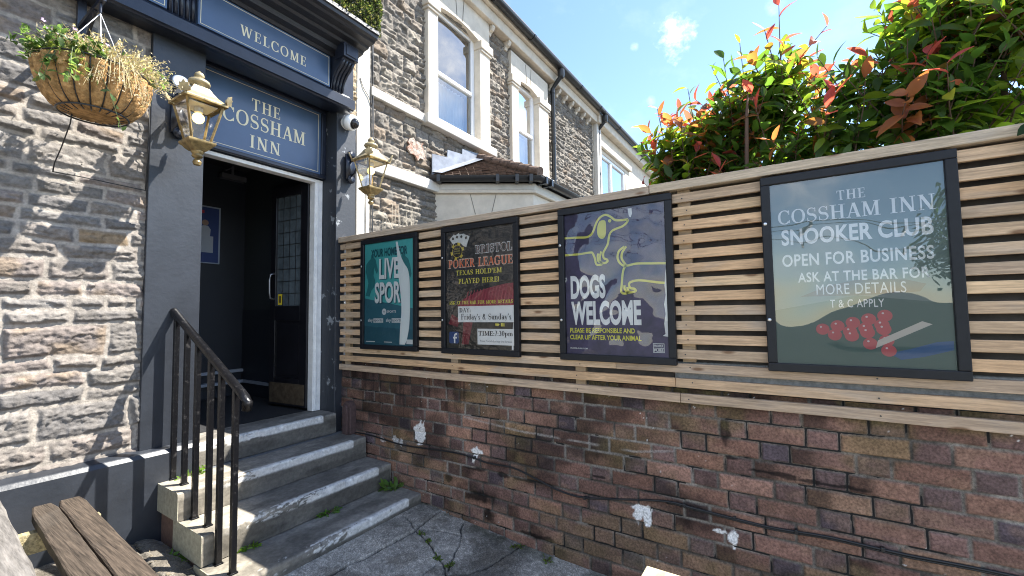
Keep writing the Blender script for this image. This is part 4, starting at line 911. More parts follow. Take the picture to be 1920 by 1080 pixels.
def along(p, t_):
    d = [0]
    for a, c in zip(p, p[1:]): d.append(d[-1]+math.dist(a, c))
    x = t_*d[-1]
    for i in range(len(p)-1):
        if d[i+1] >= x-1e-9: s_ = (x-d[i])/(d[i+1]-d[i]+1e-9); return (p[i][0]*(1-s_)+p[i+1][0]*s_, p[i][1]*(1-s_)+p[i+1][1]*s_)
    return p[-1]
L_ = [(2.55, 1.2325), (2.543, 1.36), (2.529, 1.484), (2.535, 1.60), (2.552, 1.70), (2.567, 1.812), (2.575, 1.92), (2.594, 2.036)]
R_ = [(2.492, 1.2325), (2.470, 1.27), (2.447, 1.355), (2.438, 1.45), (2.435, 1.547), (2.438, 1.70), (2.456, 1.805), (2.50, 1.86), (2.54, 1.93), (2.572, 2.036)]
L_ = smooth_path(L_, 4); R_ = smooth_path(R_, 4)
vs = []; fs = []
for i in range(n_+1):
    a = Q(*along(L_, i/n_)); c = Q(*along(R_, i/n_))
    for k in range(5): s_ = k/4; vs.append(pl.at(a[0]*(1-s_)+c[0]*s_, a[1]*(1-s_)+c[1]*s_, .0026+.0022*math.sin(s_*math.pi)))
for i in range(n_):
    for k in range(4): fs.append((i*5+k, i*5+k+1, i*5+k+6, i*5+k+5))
b.add(vs, fs); b.build('sky_glare_strip', mat('painted_glare', (.78, .82, .82), .35), t, True)  # white strip painted as a sky reflection in the bowed pane
pane(t, 3.003, 2.355, M['acry'])

# --- poker league
t, pl, w, h_ = frame_thing('poster_frame', 'black framed dark poster about a poker league with white notices and red felt table', 2.109, 1.452, flat((.022, .022, .024)))
Q = R(pl, 2.109)
b = MB(); sheet(b, pl, [(0, 0), (w, 0), (w, .20), (.0, .16)], .0003); b.build('carpet_print', flat((.035, .032, .026)), t)
tb = [(.10, .30), (.16, .345), (.26, .385), (.38, .415), (.50, .435), (w-.001, .44), (w-.001, .27), (.45, .28), (.30, .275), (.18, .27)]
b = MB(); sheet(b, pl, [(p[0]-.03 if p[0] < .5 else p[0], p[1]+(.022 if p[1] > .3 else -.02)) for p in tb], .0005); b.build('table_rim_print', flat((.006, .006, .007)), t)
b = MB(); sheet(b, pl, tb, .0008); b.build('felt_print', flat((.26, .025, .045)), t)
b = MB()
for k in range(16): x_ = .16+k*.027; sheet(b, pl, [(x_, .285), (x_+.010, .285), (x_+.045, .395+.003*k if k < 13 else .41), (x_+.037, .395+.003*k if k < 13 else .41)], .0010)
b.build('felt_pattern', flat((.36, .05, .075)), t)
b = MB(); sheet(b, pl, [(.14, .03), (.20, .03), (.24, .20), (.16, .22)], .0006); sheet(b, pl, [(.02, .17), (.10, .15), (.13, .20), (.05, .24)], .0006); b.build('chair_print', flat((.20, .03, .04)), t)
b = MB()
for k, a in enumerate((40, 20, 0, -22)):
    a = rad(a); c_, s_ = math.cos(a), math.sin(a); o = (.118, .715)
    rc = [(-.027, .02), (.027, .02), (.027, .10), (-.027, .10)]
    sheet(b, pl, [(o[0]+x*c_-y*s_+.012*k, o[1]+x*s_+y*c_-.006*k) for x, y in rc], .0008+k*.0003)
b.build('cards_print', flat((.68, .68, .66)), t)
b = MB(); 
for k, a in enumerate((40, 20, 0, -22)):
    a_ = rad(a); c_, s_ = math.cos(a_), math.sin(a_); o = (.118, .715)
    sheet(b, pl, [(o[0]+x*c_-y*s_+.012*k, o[1]+x*s_+y*c_-.006*k) for x, y in ((-.012, .08), (0, .068), (.012, .08), (0, .094))], .0011+k*.0003+.0002)
b.build('card_pips', flat((.02, .02, .02)), t)
cc0 = Q(1.965, 1.905)
b = MB(); sheet(b, pl, disc2(cc0, .062, 28), .0024); b.build('chip_print', flat((.012, .012, .012)), t)
b = MB()
for k in range(6):
    a0 = rad(60*k+75); q = [(cc0[0]+rr_*math.cos(a0+da), cc0[1]+rr_*math.sin(a0+da)) for rr_, da in ((.046, -.22), (.063, -.22), (.0632, .22), (.046, .22))]; sheet(b, pl, q, .0027)
ribbon(b, pl, disc2(cc0, .044, 28), .004, .0028, True); b.build('chip_marks', flat((.62, .48, .06)), t)
for k, tx in enumerate(('BRISTOL', 'POKER', 'LEAGUE')): put_text(sans(tx, .02), pl, cc0[0]-.026, cc0[0]+.026, cc0[1]+.012-k*.016, cc0[1]+.021-k*.016, flat((.55, .46, .12)), t, h=.0028)
put_text(serif('BRISTOL', .07, .04), pl, *bounds(Q, 1.806, 1.504, 1.872, 1.934), WH, t, h=.0016)
put_text(serif('BRISTOL', .07), pl, *bounds(Q, 1.803, 1.507, 1.875, 1.930), flat((.10, .04, .03)), t, h=.0022)
put_text(serif('POKER LEAGUE', .07, .035), pl, *bounds(Q, 2.049, 1.501, 1.784, 1.850), flat((.70, .55, .46)), t, h=.0016)
put_text(serif('POKER LEAGUE', .07), pl, *bounds(Q, 2.046, 1.504, 1.789, 1.844), flat((.80, .17, .05)), t, h=.0022)
ye = flat((.78, .68, .10))
put_text(serif("TEXAS HOLD'EM", .05, .012), pl, *bounds(Q, 1.979, 1.587, 1.733, 1.768), ye, t, h=.0016)
put_text(serif('PLAYED HERE!', .05, .012), pl, *bounds(Q, 1.957, 1.612, 1.673, 1.708), ye, t, h=.0016)
put_text(serif('ASK AT THE BAR FOR MORE DETAILS', .06, .02), pl, *bounds(Q, 2.046, 1.502, 1.529, 1.553), ye, t, h=.0018)
for z0_, z1_, ya in ((1.405, 1.515, 1.963), (1.255, 1.361, 1.793)):
    b = MB(); a = Q(ya, z0_); sheet(b, pl, [a, (w-.001, a[1]), (w-.001, a[1]+z1_-z0_), (a[0], a[1]+z1_-z0_)], .0022); b.build('white_notice', M['paper'], t)
bk_ = flat((.03, .03, .035))
put_text(serif('DAY:', .05, .02), pl, *bounds(Q, 1.950, 1.850, 1.473, 1.503), bk_, t, h=.003)
put_text(serif("Friday's & Sunday's", .03), pl, *bounds(Q, 1.935, 1.518, 1.412, 1.462), bk_, t, h=.003)
put_text(serif('TIME:', .05, .02), pl, *bounds(Q, 1.783, 1.652, 1.315, 1.346), bk_, t, h=.003)
put_text(serif('7:30pm', .02), pl, *bounds(Q, 1.648, 1.505, 1.306, 1.349), bk_, t, h=.003)
put_text(sans('Free Food during the break'), pl, *bounds(Q, 1.770, 1.512, 1.268, 1.286), flat((.18, .18, .2)), t, h=.003)
a = Q(2.045, 1.256); b = MB(); sheet(b, pl, [(a[0]+x*.088, a[1]+y*.082) for x, y in ((.1, 0), (.9, 0), (1, .1), (1, .9), (.9, 1), (.1, 1), (0, .9), (0, .1))], .0016); b.build('blue_badge', flat((.035, .075, .22)), t)
b = MB(); sheet(b, pl, [(a[0]+x, a[1]+y) for x, y in ((.044, .002), (.057, .002), (.057, .034), (.069, .034), (.071, .046), (.057, .046), (.057, .054), (.061, .059), (.071, .059), (.071, .072), (.057, .072), (.046, .064), (.044, .054), (.044, .046), (.036, .046), (.036, .034), (.044, .034))], .0022); b.build('badge_letter', WH, t)
b = MB(); sheet(b, pl, [Q(1.645, 1.383), Q(1.645, 1.397), Q(1.62, 1.397), Q(1.61, 1.39), Q(1.62, 1.381)], .0016); sheet(b, pl, [Q(1.60, 1.378), Q(1.585, 1.378), Q(1.585, 1.40), Q(1.60, 1.40)], .0016); sheet(b, pl, [Q(1.58, 1.378), Q(1.572, 1.378), Q(1.572, 1.40), Q(1.58, 1.40)], .0016); b.build('yellow_marks', ye, t)
b = MB(); sheet(b, pl, [Q(1.517, 1.226), Q(1.503, 1.226), Q(1.500, 1.40), Q(1.503, 1.41)], .0026); b.build('white_sliver', WH, t)
pane(t, 2.109, 1.452, M['acry'])

# --- dogs welcome
t, pl, w, h_ = frame_thing('poster_frame', 'black framed dark purple poster with a yellow outline of a long dog', 1.166, .502, mat('purple_print', (.062, .048, .115), .55, nscale=9, namt=.35))
Q = R(pl, 1.166); yd = flat((.70, .66, .13))
def outline(pts, wd, hh=.0012, k=6): b_ = MB(); ribbon(b_, pl, smooth_path([Q(*p) for p in pts], k), wd, hh); return b_
b = MB(); W_ = .0125
for pts in ([(1.127, 1.910), (1.05, 1.906), (.990, 1.902), (.960, 1.912), (.942, 1.935), (.930, 1.965), (.915, 1.993), (.893, 2.012), (.865, 2.018), (.838, 2.004), (.812, 1.982), (.775, 1.976), (.738, 1.976)],
            [(.738, 1.976), (.744, 1.960), (.770, 1.941), (.805, 1.932), (.830, 1.922), (.845, 1.905), (.852, 1.88), (.858, 1.850), (.872, 1.825), (.886, 1.800), (.884, 1.772), (.866, 1.762), (.862, 1.750), (.880, 1.742), (.900, 1.748), (.908, 1.765), (.906, 1.785), (.898, 1.810)],
            [(1.127, 1.807), (1.04, 1.806), (.965, 1.810), (.950, 1.803), (.938, 1.775), (.932, 1.745), (.922, 1.735), (.898, 1.736), (.902, 1.748), (.918, 1.758), (.920, 1.785), (.915, 1.80)],
            [(.762, 1.826), (.792, 1.806), (.803, 1.775), (.798, 1.748), (.780, 1.726), (.755, 1.718), (.70, 1.726), (.62, 1.722), (.541, 1.717)],
            [(.752, 1.826), (.775, 1.795), (.780, 1.765), (.770, 1.742), (.755, 1.720)],
            [(.757, 1.718), (.770, 1.70), (.778, 1.665), (.784, 1.61), (.788, 1.580), (.778, 1.566), (.757, 1.566), (.760, 1.578), (.768, 1.592), (.768, 1.61)],
            [(.757, 1.568), (.735, 1.57), (.708, 1.575), (.712, 1.588), (.735, 1.594), (.742, 1.610), (.736, 1.625), (.70, 1.634), (.66, 1.631), (.60, 1.62), (.541, 1.612)],
            [(.752, 1.60), (.748, 1.58), (.742, 1.572)]):
    ribbon(b, pl, smooth_path([Q(*p) for p in pts], 6), W_, .0012)
sheet(b, pl, [Q(*p) for p in smooth_path([(.905, 1.985), (.885, 1.990), (.868, 1.980), (.866, 1.93), (.872, 1.895), (.890, 1.882), (.910, 1.893), (.920, 1.92), (.916, 1.96), (.905, 1.985)], 4)[:-1]], .0016)
sheet(b, pl, disc2(Q(.843, 1.981), .010, 14), .0016)
b.build('dog_outline', yd, t)
put_text(sans('DOGS', .042), pl, *bounds(Q, 1.094, .878, 1.541, 1.681), WH, t, h=.0016, shear=0)
put_text(sans('WELCOME', .042), pl, *bounds(Q, 1.093, .680, 1.389, 1.529), WH, t, h=.0016)
y2 = flat((.74, .70, .08))
put_text(sans('PLEASE BE RESPONSIBLE AND', .025), pl, *bounds(Q, 1.103, .717, 1.345, 1.373), y2, t, h=.0016)
put_text(sans('CLEAR UP AFTER YOUR ANIMAL', .025), pl, *bounds(Q, 1.104, .683, 1.305, 1.333), y2, t, h=.0016)
put_text(sans('PROPER-PUBS.COM', .02), pl, *bounds(Q, 1.103, .995, 1.250, 1.258), WH2, t, h=.0016)
b = MB(); a = Q(.621, 1.247)
ribbon(b, pl, [(a[0], a[1]), (a[0]+.056, a[1]), (a[0]+.056, a[1]+.046), (a[0], a[1]+.046)], .004, .0016, True); sheet(b, pl, [(a[0], a[1]+.021), (a[0]+.056, a[1]+.021), (a[0]+.056, a[1]+.024), (a[0], a[1]+.024)], .0018); b.build('logo_box', WH2, t)
put_text(sans('PROPER', .02), pl, a[0]+.004, a[0]+.052, a[1]+.028, a[1]+.041, WH2, t, h=.0016)
put_text(sans('PUBS', .03), pl, a[0]+.004, a[0]+.052, a[1]+.004, a[1]+.018, WH2, t, h=.0016)
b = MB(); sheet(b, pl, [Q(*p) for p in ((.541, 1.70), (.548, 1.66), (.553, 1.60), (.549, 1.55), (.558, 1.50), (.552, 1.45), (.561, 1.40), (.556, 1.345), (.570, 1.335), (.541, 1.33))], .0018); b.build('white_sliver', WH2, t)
b = MB(); sheet(b, pl, [Q(*p) for p in ((.738, 2.036), (.716, 2.036), (.714, 2.006), (.722, 1.985), (.732, 1.992))], .0018); b.build('torn_corner', WH2, t)
pane(t, 1.166, .502, M['acry'])

# --- snooker club
t, pl, w, h_ = frame_thing('poster_frame', 'black framed green grey poster about the snooker club with red balls, at the right', .098, -.570, mat('green_print', (.15, .20, .185), .5))
Q = R(pl, .098)
b = MB(); sheet(b, pl, [(0, 0), (w, 0), (w, .26), (.30, .30), (0, .24)], .0004); b.build('cloth_print', flat((.06, .12, .095)), t)
b = MB(); sheet(b, pl, [(.10, .30), (.20, .345), (.32, .37), (.46, .36), (.52, .34), (.50, .31), (.30, .30)], .0006); b.build('table_edge_print', flat((.12, .095, .075)), t)
b = MB(); b2 = MB(); i_ = 0
for rw, (n__, y0_, z0_) in enumerate(((5, -.115, 1.377), (4, -.157, 1.353), (3, -.215, 1.350), (2, -.275, 1.318), (1, -.333, 1.291))):
    for k in range(n__):
        q = Q(y0_-k*.053+rw*.0, z0_+k*.0145)
        sheet(b, pl, disc2(q, .0245, 20), .0008+i_*.00004); sheet(b2, pl, disc2((q[0]-.006, q[1]+.010), .0042, 8), .0016+i_*.00004); i_ += 1
b.build('ball_print', flat((.50, .085, .09)), t); b2.build('ball_glints', flat((.70, .62, .62)), t)
b = MB(); sheet(b, pl, [Q(-.292, 1.300), Q(-.300, 1.332), Q(-.44, 1.412), Q(-.47, 1.400)], .0022); b.build('cue_print', flat((.56, .52, .46)), t)
b = MB(); sheet(b, pl, [Q(-.335, 1.28), Q(-.40, 1.30), Q(-.48, 1.33), Q(-.527, 1.335), Q(-.527, 1.30), Q(-.44, 1.27), Q(-.37, 1.255)], .0006); b.build('blue_print', flat((.03, .10, .24)), t)
put_text(serif('THE', .08), pl, *bounds(Q, -.190, -.287, 1.940, 1.982), WH, t, h=.0018)
put_text(serif('COSSHAM INN', .05), pl, *bounds(Q, .032, -.501, 1.857, 1.923), WH, t, h=.0018, shear=0)
put_text(sans('SNOOKER CLUB', .03, 1.05), pl, *bounds(Q, .022, -.492, 1.758, 1.832), WH, t, h=.0018)
put_text(sans('OPEN FOR BUSINESS', .02, 1.08), pl, *bounds(Q, .023, -.489, 1.660, 1.716), WH, t, h=.0018)
put_text(sans('ASK AT THE BAR FOR', .02, 1.08), pl, *bounds(Q, -.034, -.473, 1.586, 1.631), WH, t, h=.0018)
put_text(sans('MORE DETAILS', 0, 1.08), pl, *bounds(Q, -.100, -.399, 1.529, 1.575), WH, t, h=.0018)
put_text(sans('T & C APPLY', .01, 1.08), pl, *bounds(Q, -.146, -.328, 1.471, 1.506), WH, t, h=.0018)
pane(t, .098, -.570, M['acrybig'], .002)

# --- black cable clipped to the bricks
cb_pts = [(3.25, .47), (2.966, .479), (2.531, .459), (2.001, .485), (1.747, .463), (1.555, .466), (1.397, .436), (1.212, .393), (1.057, .386), (.879, .415), (.589, .468), (.432, .463), (.131, .452), (-.105, .468), (-.355, .464), (-.651, .472), (-1.2, .47)]
sp_ = smooth_path(cb_pts, 8)
cbl = thing('wall_cable', 'thin black cable sagging along the brick wall', 'cable', (2.39, 1.0, .45))
b = MB(); b.tube([(2.3835+.003*math.sin(y*9), y, z) for y, z in sp_], .0055, 7); b.build('cable', M['cable'], cbl, True)
b = MB(); b.tube([(2.387, y, z-.009+.0015*math.sin(y*7)) for y, z in sp_ if y < .6], .0042, 6); b.build('cable', M['cable'], cbl, True)
for y, z in ((1.86, .478), (1.05, .386), (.50, .467), (.27, .457), (.02, .459), (-.28, .465)):
    b = MB(); b.box((2.373, y-.007, z-.008), (2.397, y+.007, z+.010)); b.build('clip', M['blackp'], cbl, bevel=.002)

# ================================================================== NEIGHBOUR HOUSE
ho = thing('stone_house', 'two storey grey stone house with white framed sash windows and black gutter behind the fence', 'house', (5.7, 3.6, 0))
YN = 3.45
nc = [1.6]
r_ = np.random.default_rng(3)
while nc[-1] < 5.75: nc.append(nc[-1]+r_.uniform(.085, .165))
pal2 = [(.32, .285, .24), (.28, .248, .21), (.34, .30, .25), (.255, .23, .20), (.35, .31, .255), (.31, .245, .185)]
W1 = (3.70, 4.52, 3.735, 5.16); W2 = (5.50, 6.14, 3.735, 5.06)
rock_wall('stone_wall', np.arange(2.745, 8.60, .0125), np.arange(1.9, 5.72, .0105), np.array(nc), (.15, .32), 23, pal2, (.10, .09, .08), .011, .024, YN, ho,
          holes=(W1, W2), split=.3, rough=1.25)
# pale corner strip and sandy stone return next to the doorcase
MB().box((2.59, 3.405, .9), (2.748, 3.6, 6.0)).build('corner_strip', M['quoin'], ho, bevel=.01)
us_ = np.arange(2.36, 2.5905, .007); vz_ = np.arange(3.1, 4.6, .007)
rock_wall('sandy_stone', us_, vz_, np.array([3.05, 3.25, 3.42, 3.6, 3.8, 4.0, 4.2, 4.4, 4.7]), (.2, .4), 77, [(.50, .38, .24), (.46, .36, .25), (.55, .43, .28)], (.45, .38, .28), .008, .015, 3.415, ho)
# string courses (two bands), split where windows and bay come
def bandbox(x0, x1, z0, z1, y=3.385): MB().box((x0, y, z0), (x1, 3.47, z1)).build('string_course', M['quoin'], ho, bevel=.008)
bandbox(2.748, 3.525, 3.632, 3.725); bandbox(2.748, 3.80, 2.875, 2.995)
def window(W_, xo0, xo1, key):
    x0, x1, z0, z1 = W_
    s = MB(); yf = 3.375
    MB().box((xo0, yf, z0-.0), (x0, 3.56, z1-.13)).build('jamb', M['render'], ho, bevel=.012)
    so_ = s.box((x1, yf, z0), (xo1, 3.56, z1-.13)).build('jamb', M['render'], ho, bevel=.012)
    for a, b_ in ((xo0-.035, x0+.012), (x1-.012, xo1+.035)):
        c = MB(); c.box((a, yf-.035, z1-.13), (b_, 3.56, z1-.02)); c.box((a+.015, yf-.02, z1-.165), (b_-.015, 3.5, z1-.131)); c.build('capital', M['render'], so_, bevel=.01)
    l = MB(); xm = (x0+x1)/2
    n_ = 12; arc = [(x0+(x1-x0)*k/n_, z1-.03+.055*math.sin(math.pi*k/n_)**.8) for k in range(n_+1)]
    l.prism([(xo0+.0, z1-.019), (x0, z1-.019)]+arc[0:]+[(x1, z1-.019), (xo1, z1-.019), (xo1, z1+.36), (xo0, z1+.36)], (0, yf+.01, 0), (1, 0, 0), (0, 0, 1), (0, 1, 0), .18)
    lo = l.build('lintel', M['render'], so_)
    for sg_ in (-1, 1):
        k = MB(); k.bar((xm+sg_*.055, yf+.0085, z1+.045), (xm+sg_*.085, yf+.0085, z1+.34), .008, .006, up=(0, 1, 0)); k.build('keystone_joint', M['joint'], so_)
    MB().box((xo0-.05, 3.335, z0-.115), (xo1+.10, 3.58, z0)).build('sill', M['quoin'], ho, bevel=.012)
    wf = MB(); yw = 3.475; t_ = .055; zm = z0+(z1-z0)*.44
    for a, b_ in (((x0, yw, z0), (x0+t_, yw+.07, z1+.03)), ((x1-t_, yw, z0), (x1, yw+.07, z1+.03)), ((x0+t_, yw, z0), (x1-t_, yw+.07, z0+t_)), ((x0+t_, yw, z1-.03), (x1-t_, yw+.07, z1+.03)), ((x0+t_, yw-.012, zm), (x1-t_, yw+.07, zm+.045))): wf.box(a, b_)
    w = wf.build('window_frame', M['upvc'], ho, bevel=.006)
    MB().add([(x0+t_, yw+.025, zm+.045), (x1-t_, yw+.025, zm+.045), (x1-t_, yw+.025, z1-.03), (x0+t_, yw+.025, z1-.03)], [(0, 1, 2, 3)]).add([(x0+t_, yw+.02, z0+t_), (x1-t_, yw+.02, z0+t_), (x1-t_, yw+.02, zm), (x0+t_, yw+.02, zm)], [(0, 1, 2, 3)]).build('pane', M['wglass'], w)
    cu = MB(); nn = 60; vs = []
    for i in range(nn+1):
        x = x0+(x1-x0)*i/nn; y = 3.66+.012*math.sin(i*1.3)+.006*math.sin(i*3.1); vs += [(x, y, z0), (x, y, zm+.05)]
    cu.add(vs, [(2*i, 2*i+2, 2*i+3, 2*i+1) for i in range(nn)]); cu.build('curtain', M['curtain'], w, True)
    MB().box((x0-.3, 3.9, z0-.3), (x1+.3, 4.0, z1+.4)).build('dark_room', M['room'], w)
window(W1, 3.53, 4.75, 0); window(W2, 5.31, 6.48, 1)
# eaves: fascia, moulded cornice, brackets, gutter
MB().box((2.6, 3.31, 5.50), (8.60, 3.47, 5.66)).build('eaves_board', M['render'], ho, bevel=.015)
MB().box((2.6, 3.25, 5.66), (8.60, 3.47, 5.72)).build('eaves_board', M['render'], ho, bevel=.01)
for x in (2.95, 3.42, 4.80, 5.22, 6.66, 6.90, 7.18, 7.46, 7.74, 8.02, 8.30):
    b = MB(); b.prism([(3.45, 5.37), (3.412, 5.375), (3.40, 5.41), (3.36, 5.43), (3.335, 5.47), (3.335, 5.499), (3.45, 5.499)], (x-.033, 0, 0), (0, 1, 0), (0, 0, 1), (1, 0, 0), .066); b.build('eaves_bracket', M['render'], ho, bevel=.006)
def gutter(parent, x0, x1, y, z, r=.058, joints=()):
    g = MB(); n_ = 10
    prof = [(y-r*math.cos(math.pi*k/n_), z-r*math.sin(math.pi*k/n_)) for k in range(n_+1)]
    g.prism(prof+[(p[0]*.9+y*.1, p[1]*.9+z*.1+.004) for p in prof[::-1]], (x0, 0, 0), (0, 1, 0), (0, 0, 1), (1, 0, 0), x1-x0)
    for j in joints: g.prism([(y-1.14*r*math.cos(math.pi*k/n_), z-1.14*r*math.sin(math.pi*k/n_)) for k in range(n_+1)], (j, 0, 0), (0, 1, 0), (0, 0, 1), (1, 0, 0), .06)
    return g.build('gutter', M['blackp'], parent, 50)
gutter(ho, 2.4, 8.62, 3.19, 5.735, .06, (3.6, 4.6, 5.6, 7.4, 8.4))
def downpipe(parent, x, ztop, zbot, yg):
    p = MB(); p.tube([(x, yg, ztop-.05), (x, yg, ztop-.14), (x, (yg+3.36)/2, ztop-.22), (x, 3.36, ztop-.32), (x, 3.36, zbot)], .038, 10)
    p.lathe([(.001, 0), (.062, 0), (.062, -.10), (.045, -.14), (.001, -.14)], (x, yg, ztop-.03), 12); 
    for z in (ztop-.40, ztop-1.3, ztop-2.2): p.lathe([(.046, 0), (.046, .05), (.001, .05)], (x, 3.36, z), 10)
    return p.build('downpipe', M['blackp'], parent, 40)
downpipe(ho, 6.62, 5.70, 1.5, 3.19)
rf = MB(); rf.add([(2.4, 3.16, 5.76), (8.62, 3.16, 5.76), (8.62, 7.2, 8.2), (2.4, 7.2, 8.2), (2.4, 3.16, 5.79), (8.62, 3.16, 5.79), (8.62, 7.2, 8.24), (2.4, 7.2, 8.24)], [(0, 1, 2, 3), (4, 5, 6, 7), (0, 1, 5, 4), (1, 2, 6, 5), (3, 0, 4, 7)]); rf.build('roof', M['slate'], ho)
MB().box((2.76, 3.62, .0), (3.3, 7.2, 5.7)).box((4.9, 4.02, 0), (5.2, 7.2, 5.7)).box((2.76, 4.05, 0), (8.6, 7.2, 5.7)).box((6.6, 3.62, 0), (8.6, 4.1, 5.7)).build('house_core', M['room'], ho)
# rust coloured bare patch on the stone
b = MB(); r2 = random.Random(4); pts = [(3.375+.125*(1+.35*r2.uniform(-1, 1))*math.cos(a), 3.285+.105*(1+.3*r2.uniform(-1, 1))*math.sin(a)) for a in np.linspace(0, 2*math.pi, 22)[:-1]]
b.prism(pts, (0, 3.398, 0), (1, 0, 0), (0, 0, 1), (0, 1, 0), .02); b.build('mortar_patch', mat('pinkish_mortar', (.36, .29, .24), .9, nscale=9, namt=.9, ncol=(.26, .125, .08), nrange=(.46, .54), bump=1, bscale=24, bdist=.02), ho)
# bay window: canted, with fascia, gutter, tiled roof, lead
by = thing('bay_window', 'cream rendered canted bay with a small brown tiled roof and black gutter, above the fence', 'bay window', (4.9, 3.0, 0))
A0, A1, A2, A3 = (3.705, 3.45), (4.375, 2.50), (6.2, 2.50), (6.87, 3.45)
def canted(off): # outline moved outwards
    n1 = Vector((A1[1]-A0[1], -(A1[0]-A0[0]))).normalized(); k = off
    return [(A0[0]-k*.95, 3.45), (A1[0]-k*.42, A1[1]-k), (A2[0]+k*.42, A2[1]-k), (A3[0]+k*.95, 3.45)]
def ring(z0, z1, off, name, m, bev=.008):
    p = canted(off); b_ = MB(); b_.prism(p, (0, 0, z0), (1, 0, 0), (0, 1, 0), (0, 0, 1), z1-z0); return b_.build(name, m, by, bevel=bev)
ring(.2, 2.865, 0, 'bay_wall', M['render']); ring(2.866, 2.905, .045, 'cornice', M['render']); ring(2.906, 2.985, .03, 'fascia', M['quoin'])
n0 = Vector((A1[0]-A0[0], A1[1]-A0[1], 0)).normalized(); nn = Vector((n0.y, -n0.x, 0)); 
if nn.x > 0: nn = -nn
for s0, s1 in ((.36, .41), (.62, .57)):      # incised keystone lines
    p = Vector((*A0, 0)).lerp(Vector((*A1, 0)), s0); q = Vector((*A0, 0)).lerp(Vector((*A1, 0)), s1)
    b = MB(); b.bar(p+nn*.0005+Vector((0, 0, 2.858)), q+nn*.0005+Vector((0, 0, 2.62)), .008, .004, up=nn); b.build('keystone_joint', mat('joint_shadow', (.20, .18, .15), .9), by)
hd0 = Vector((A0[0]-.10, 3.42, 3.04)); hd1 = Vector((A1[0]-.055, A1[1]-.10, 3.04)); hd2 = Vector((A2[0]+.055, A2[1]-.10, 3.04)); hd3 = Vector((A3[0]+.1, 3.42, 3.04))
def gut_path(pts):
    b_ = MB(); n_ = 8
    P = [Vector(p) for p in pts]; vs = []; fs = []; m_ = 2*(n_+1)
    for i, p in enumerate(P):
        d = (P[min(i+1, len(P)-1)]-P[max(i-1, 0)]).normalized(); s_ = Vector((d.y, -d.x, 0))
        pr = [(s_*(-.055*math.cos(math.pi*k/n_)))+Vector((0, 0, -.06*math.sin(math.pi*k/n_))) for k in range(n_+1)]
        vs += [p+e for e in pr]+[p+e*.86 for e in pr[::-1]]
    for i in range(len(P)-1): fs += [(i*m_+k, i*m_+(k+1) % m_, (i+1)*m_+(k+1) % m_, (i+1)*m_+k) for k in range(m_)]
    fs += [tuple(range(m_)), tuple(range((len(P)-1)*m_, len(P)*m_))]
    b_.add(vs, fs); return b_
gb = gut_path([hd0, hd1, hd2, hd3]); 
for p, q, ts in ((hd0, hd1, (.08, .62, .80, .93)), (hd1, hd2, (.05, .12, .6))):
    d = (q-p).normalized()
    for t_ in ts: c0 = p.lerp(q, t_); gb.bar(c0-d*.02+Vector((0, 0, -.030)), c0+d*.02+Vector((0, 0, -.030)), .135, .082)
gb.build('gutter', M['blackp'], by, 50)
# tiled roof: courses of individual tiles on the left cant, the front slope behind the hip
top0 = Vector((4.50, 3.43, 3.50)); top1 = Vector((6.1, 3.43, 3.50))
e0, e1, e2, e3 = Vector((3.62, 3.44, 3.05)), Vector((4.31, 2.385, 3.05)), Vector((6.26, 2.385, 3.05)), Vector((6.95, 3.44, 3.05))
rt = random.Random(8)
tl = MB()
def tiles(a, b_, ta, tb, nrow):
    nrm = (b_-a).cross(ta-a).normalized()
    if nrm.z < 0: nrm = -nrm
    for k in range(nrow):
        s0, s1 = k/nrow, min(1, (k+1.15)/nrow)
        l0, l1 = a.lerp(ta, s0), b_.lerp(tb, s0); u0_, u1_ = a.lerp(ta, s1), b_.lerp(tb, s1)
        n_ = max(1, int((l1-l0).length/.085)); ph = .5 if k % 2 else 0
        for j in range(n_+1):
            t0, t1 = max(0, (j-ph)/n_), min(1, (j+1-ph)/n_-.006)
            if t1-t0 < .01: continue
            h_ = .022+rt.uniform(-.004, .006); q = [l0.lerp(l1, t0)+nrm*h_, l0.lerp(l1, t1)+nrm*(h_+rt.uniform(-.003, .003)), u0_.lerp(u1_, t1)+nrm*.004, u0_.lerp(u1_, t0)+nrm*.004]
            lo = [p-nrm*.014 for p in q]; tl.add(q+lo, [(0, 1, 2, 3), (0, 4, 5, 1), (1, 5, 6, 2), (3, 7, 4, 0)])
tiles(e0, e1, top0, top0+Vector((.01, -.005, 0)), 15); tiles(e1, e2, top0, top1, 15); tiles(e2, e3, top1, top1, 15)
tl.build('roof_tiles', M['tile'], by)
ub = MB(); ub.add([e0-Vector((0, 0, .03)), e1-Vector((0, 0, .03)), e2-Vector((0, 0, .03)), e3-Vector((0, 0, .03)), top0-Vector((0, 0, .02)), top1-Vector((0, 0, .02))], [(0, 1, 4), (1, 2, 5, 4), (2, 3, 5), (0, 3, 2, 1)]); ub.build('roof_deck', M['slate'], by)
hp = MB(); nh = 7
for i in range(nh):
    a = top0.lerp(e1, i/nh)+Vector((0, 0, .035)); c = top0.lerp(e1, (i+1.12)/nh)+Vector((0, 0, .043))
    hp.tube([a, c], [.048, .058], 14)
hp.build('hip_tile', M['tile'], by, 40)
ld = MB(); q0 = [Vector((3.60, 3.398, 3.055)), Vector((3.60, 3.398, 3.30)), Vector((3.86, 3.394, 3.335)), Vector((3.865, 3.39, 3.43)), Vector((4.14, 3.394, 3.46)), Vector((4.145, 3.388, 3.53)), Vector((4.50, 3.392, 3.57)), Vector((4.52, 3.392, 3.50)), Vector((4.12, 3.39, 3.31)), Vector((3.84, 3.388, 3.18))]
ld.prism([(p.x, p.z) for p in q0], (0, 3.385, 0), (1, 0, 0), (0, 0, 1), (0, 1, 0), .012)
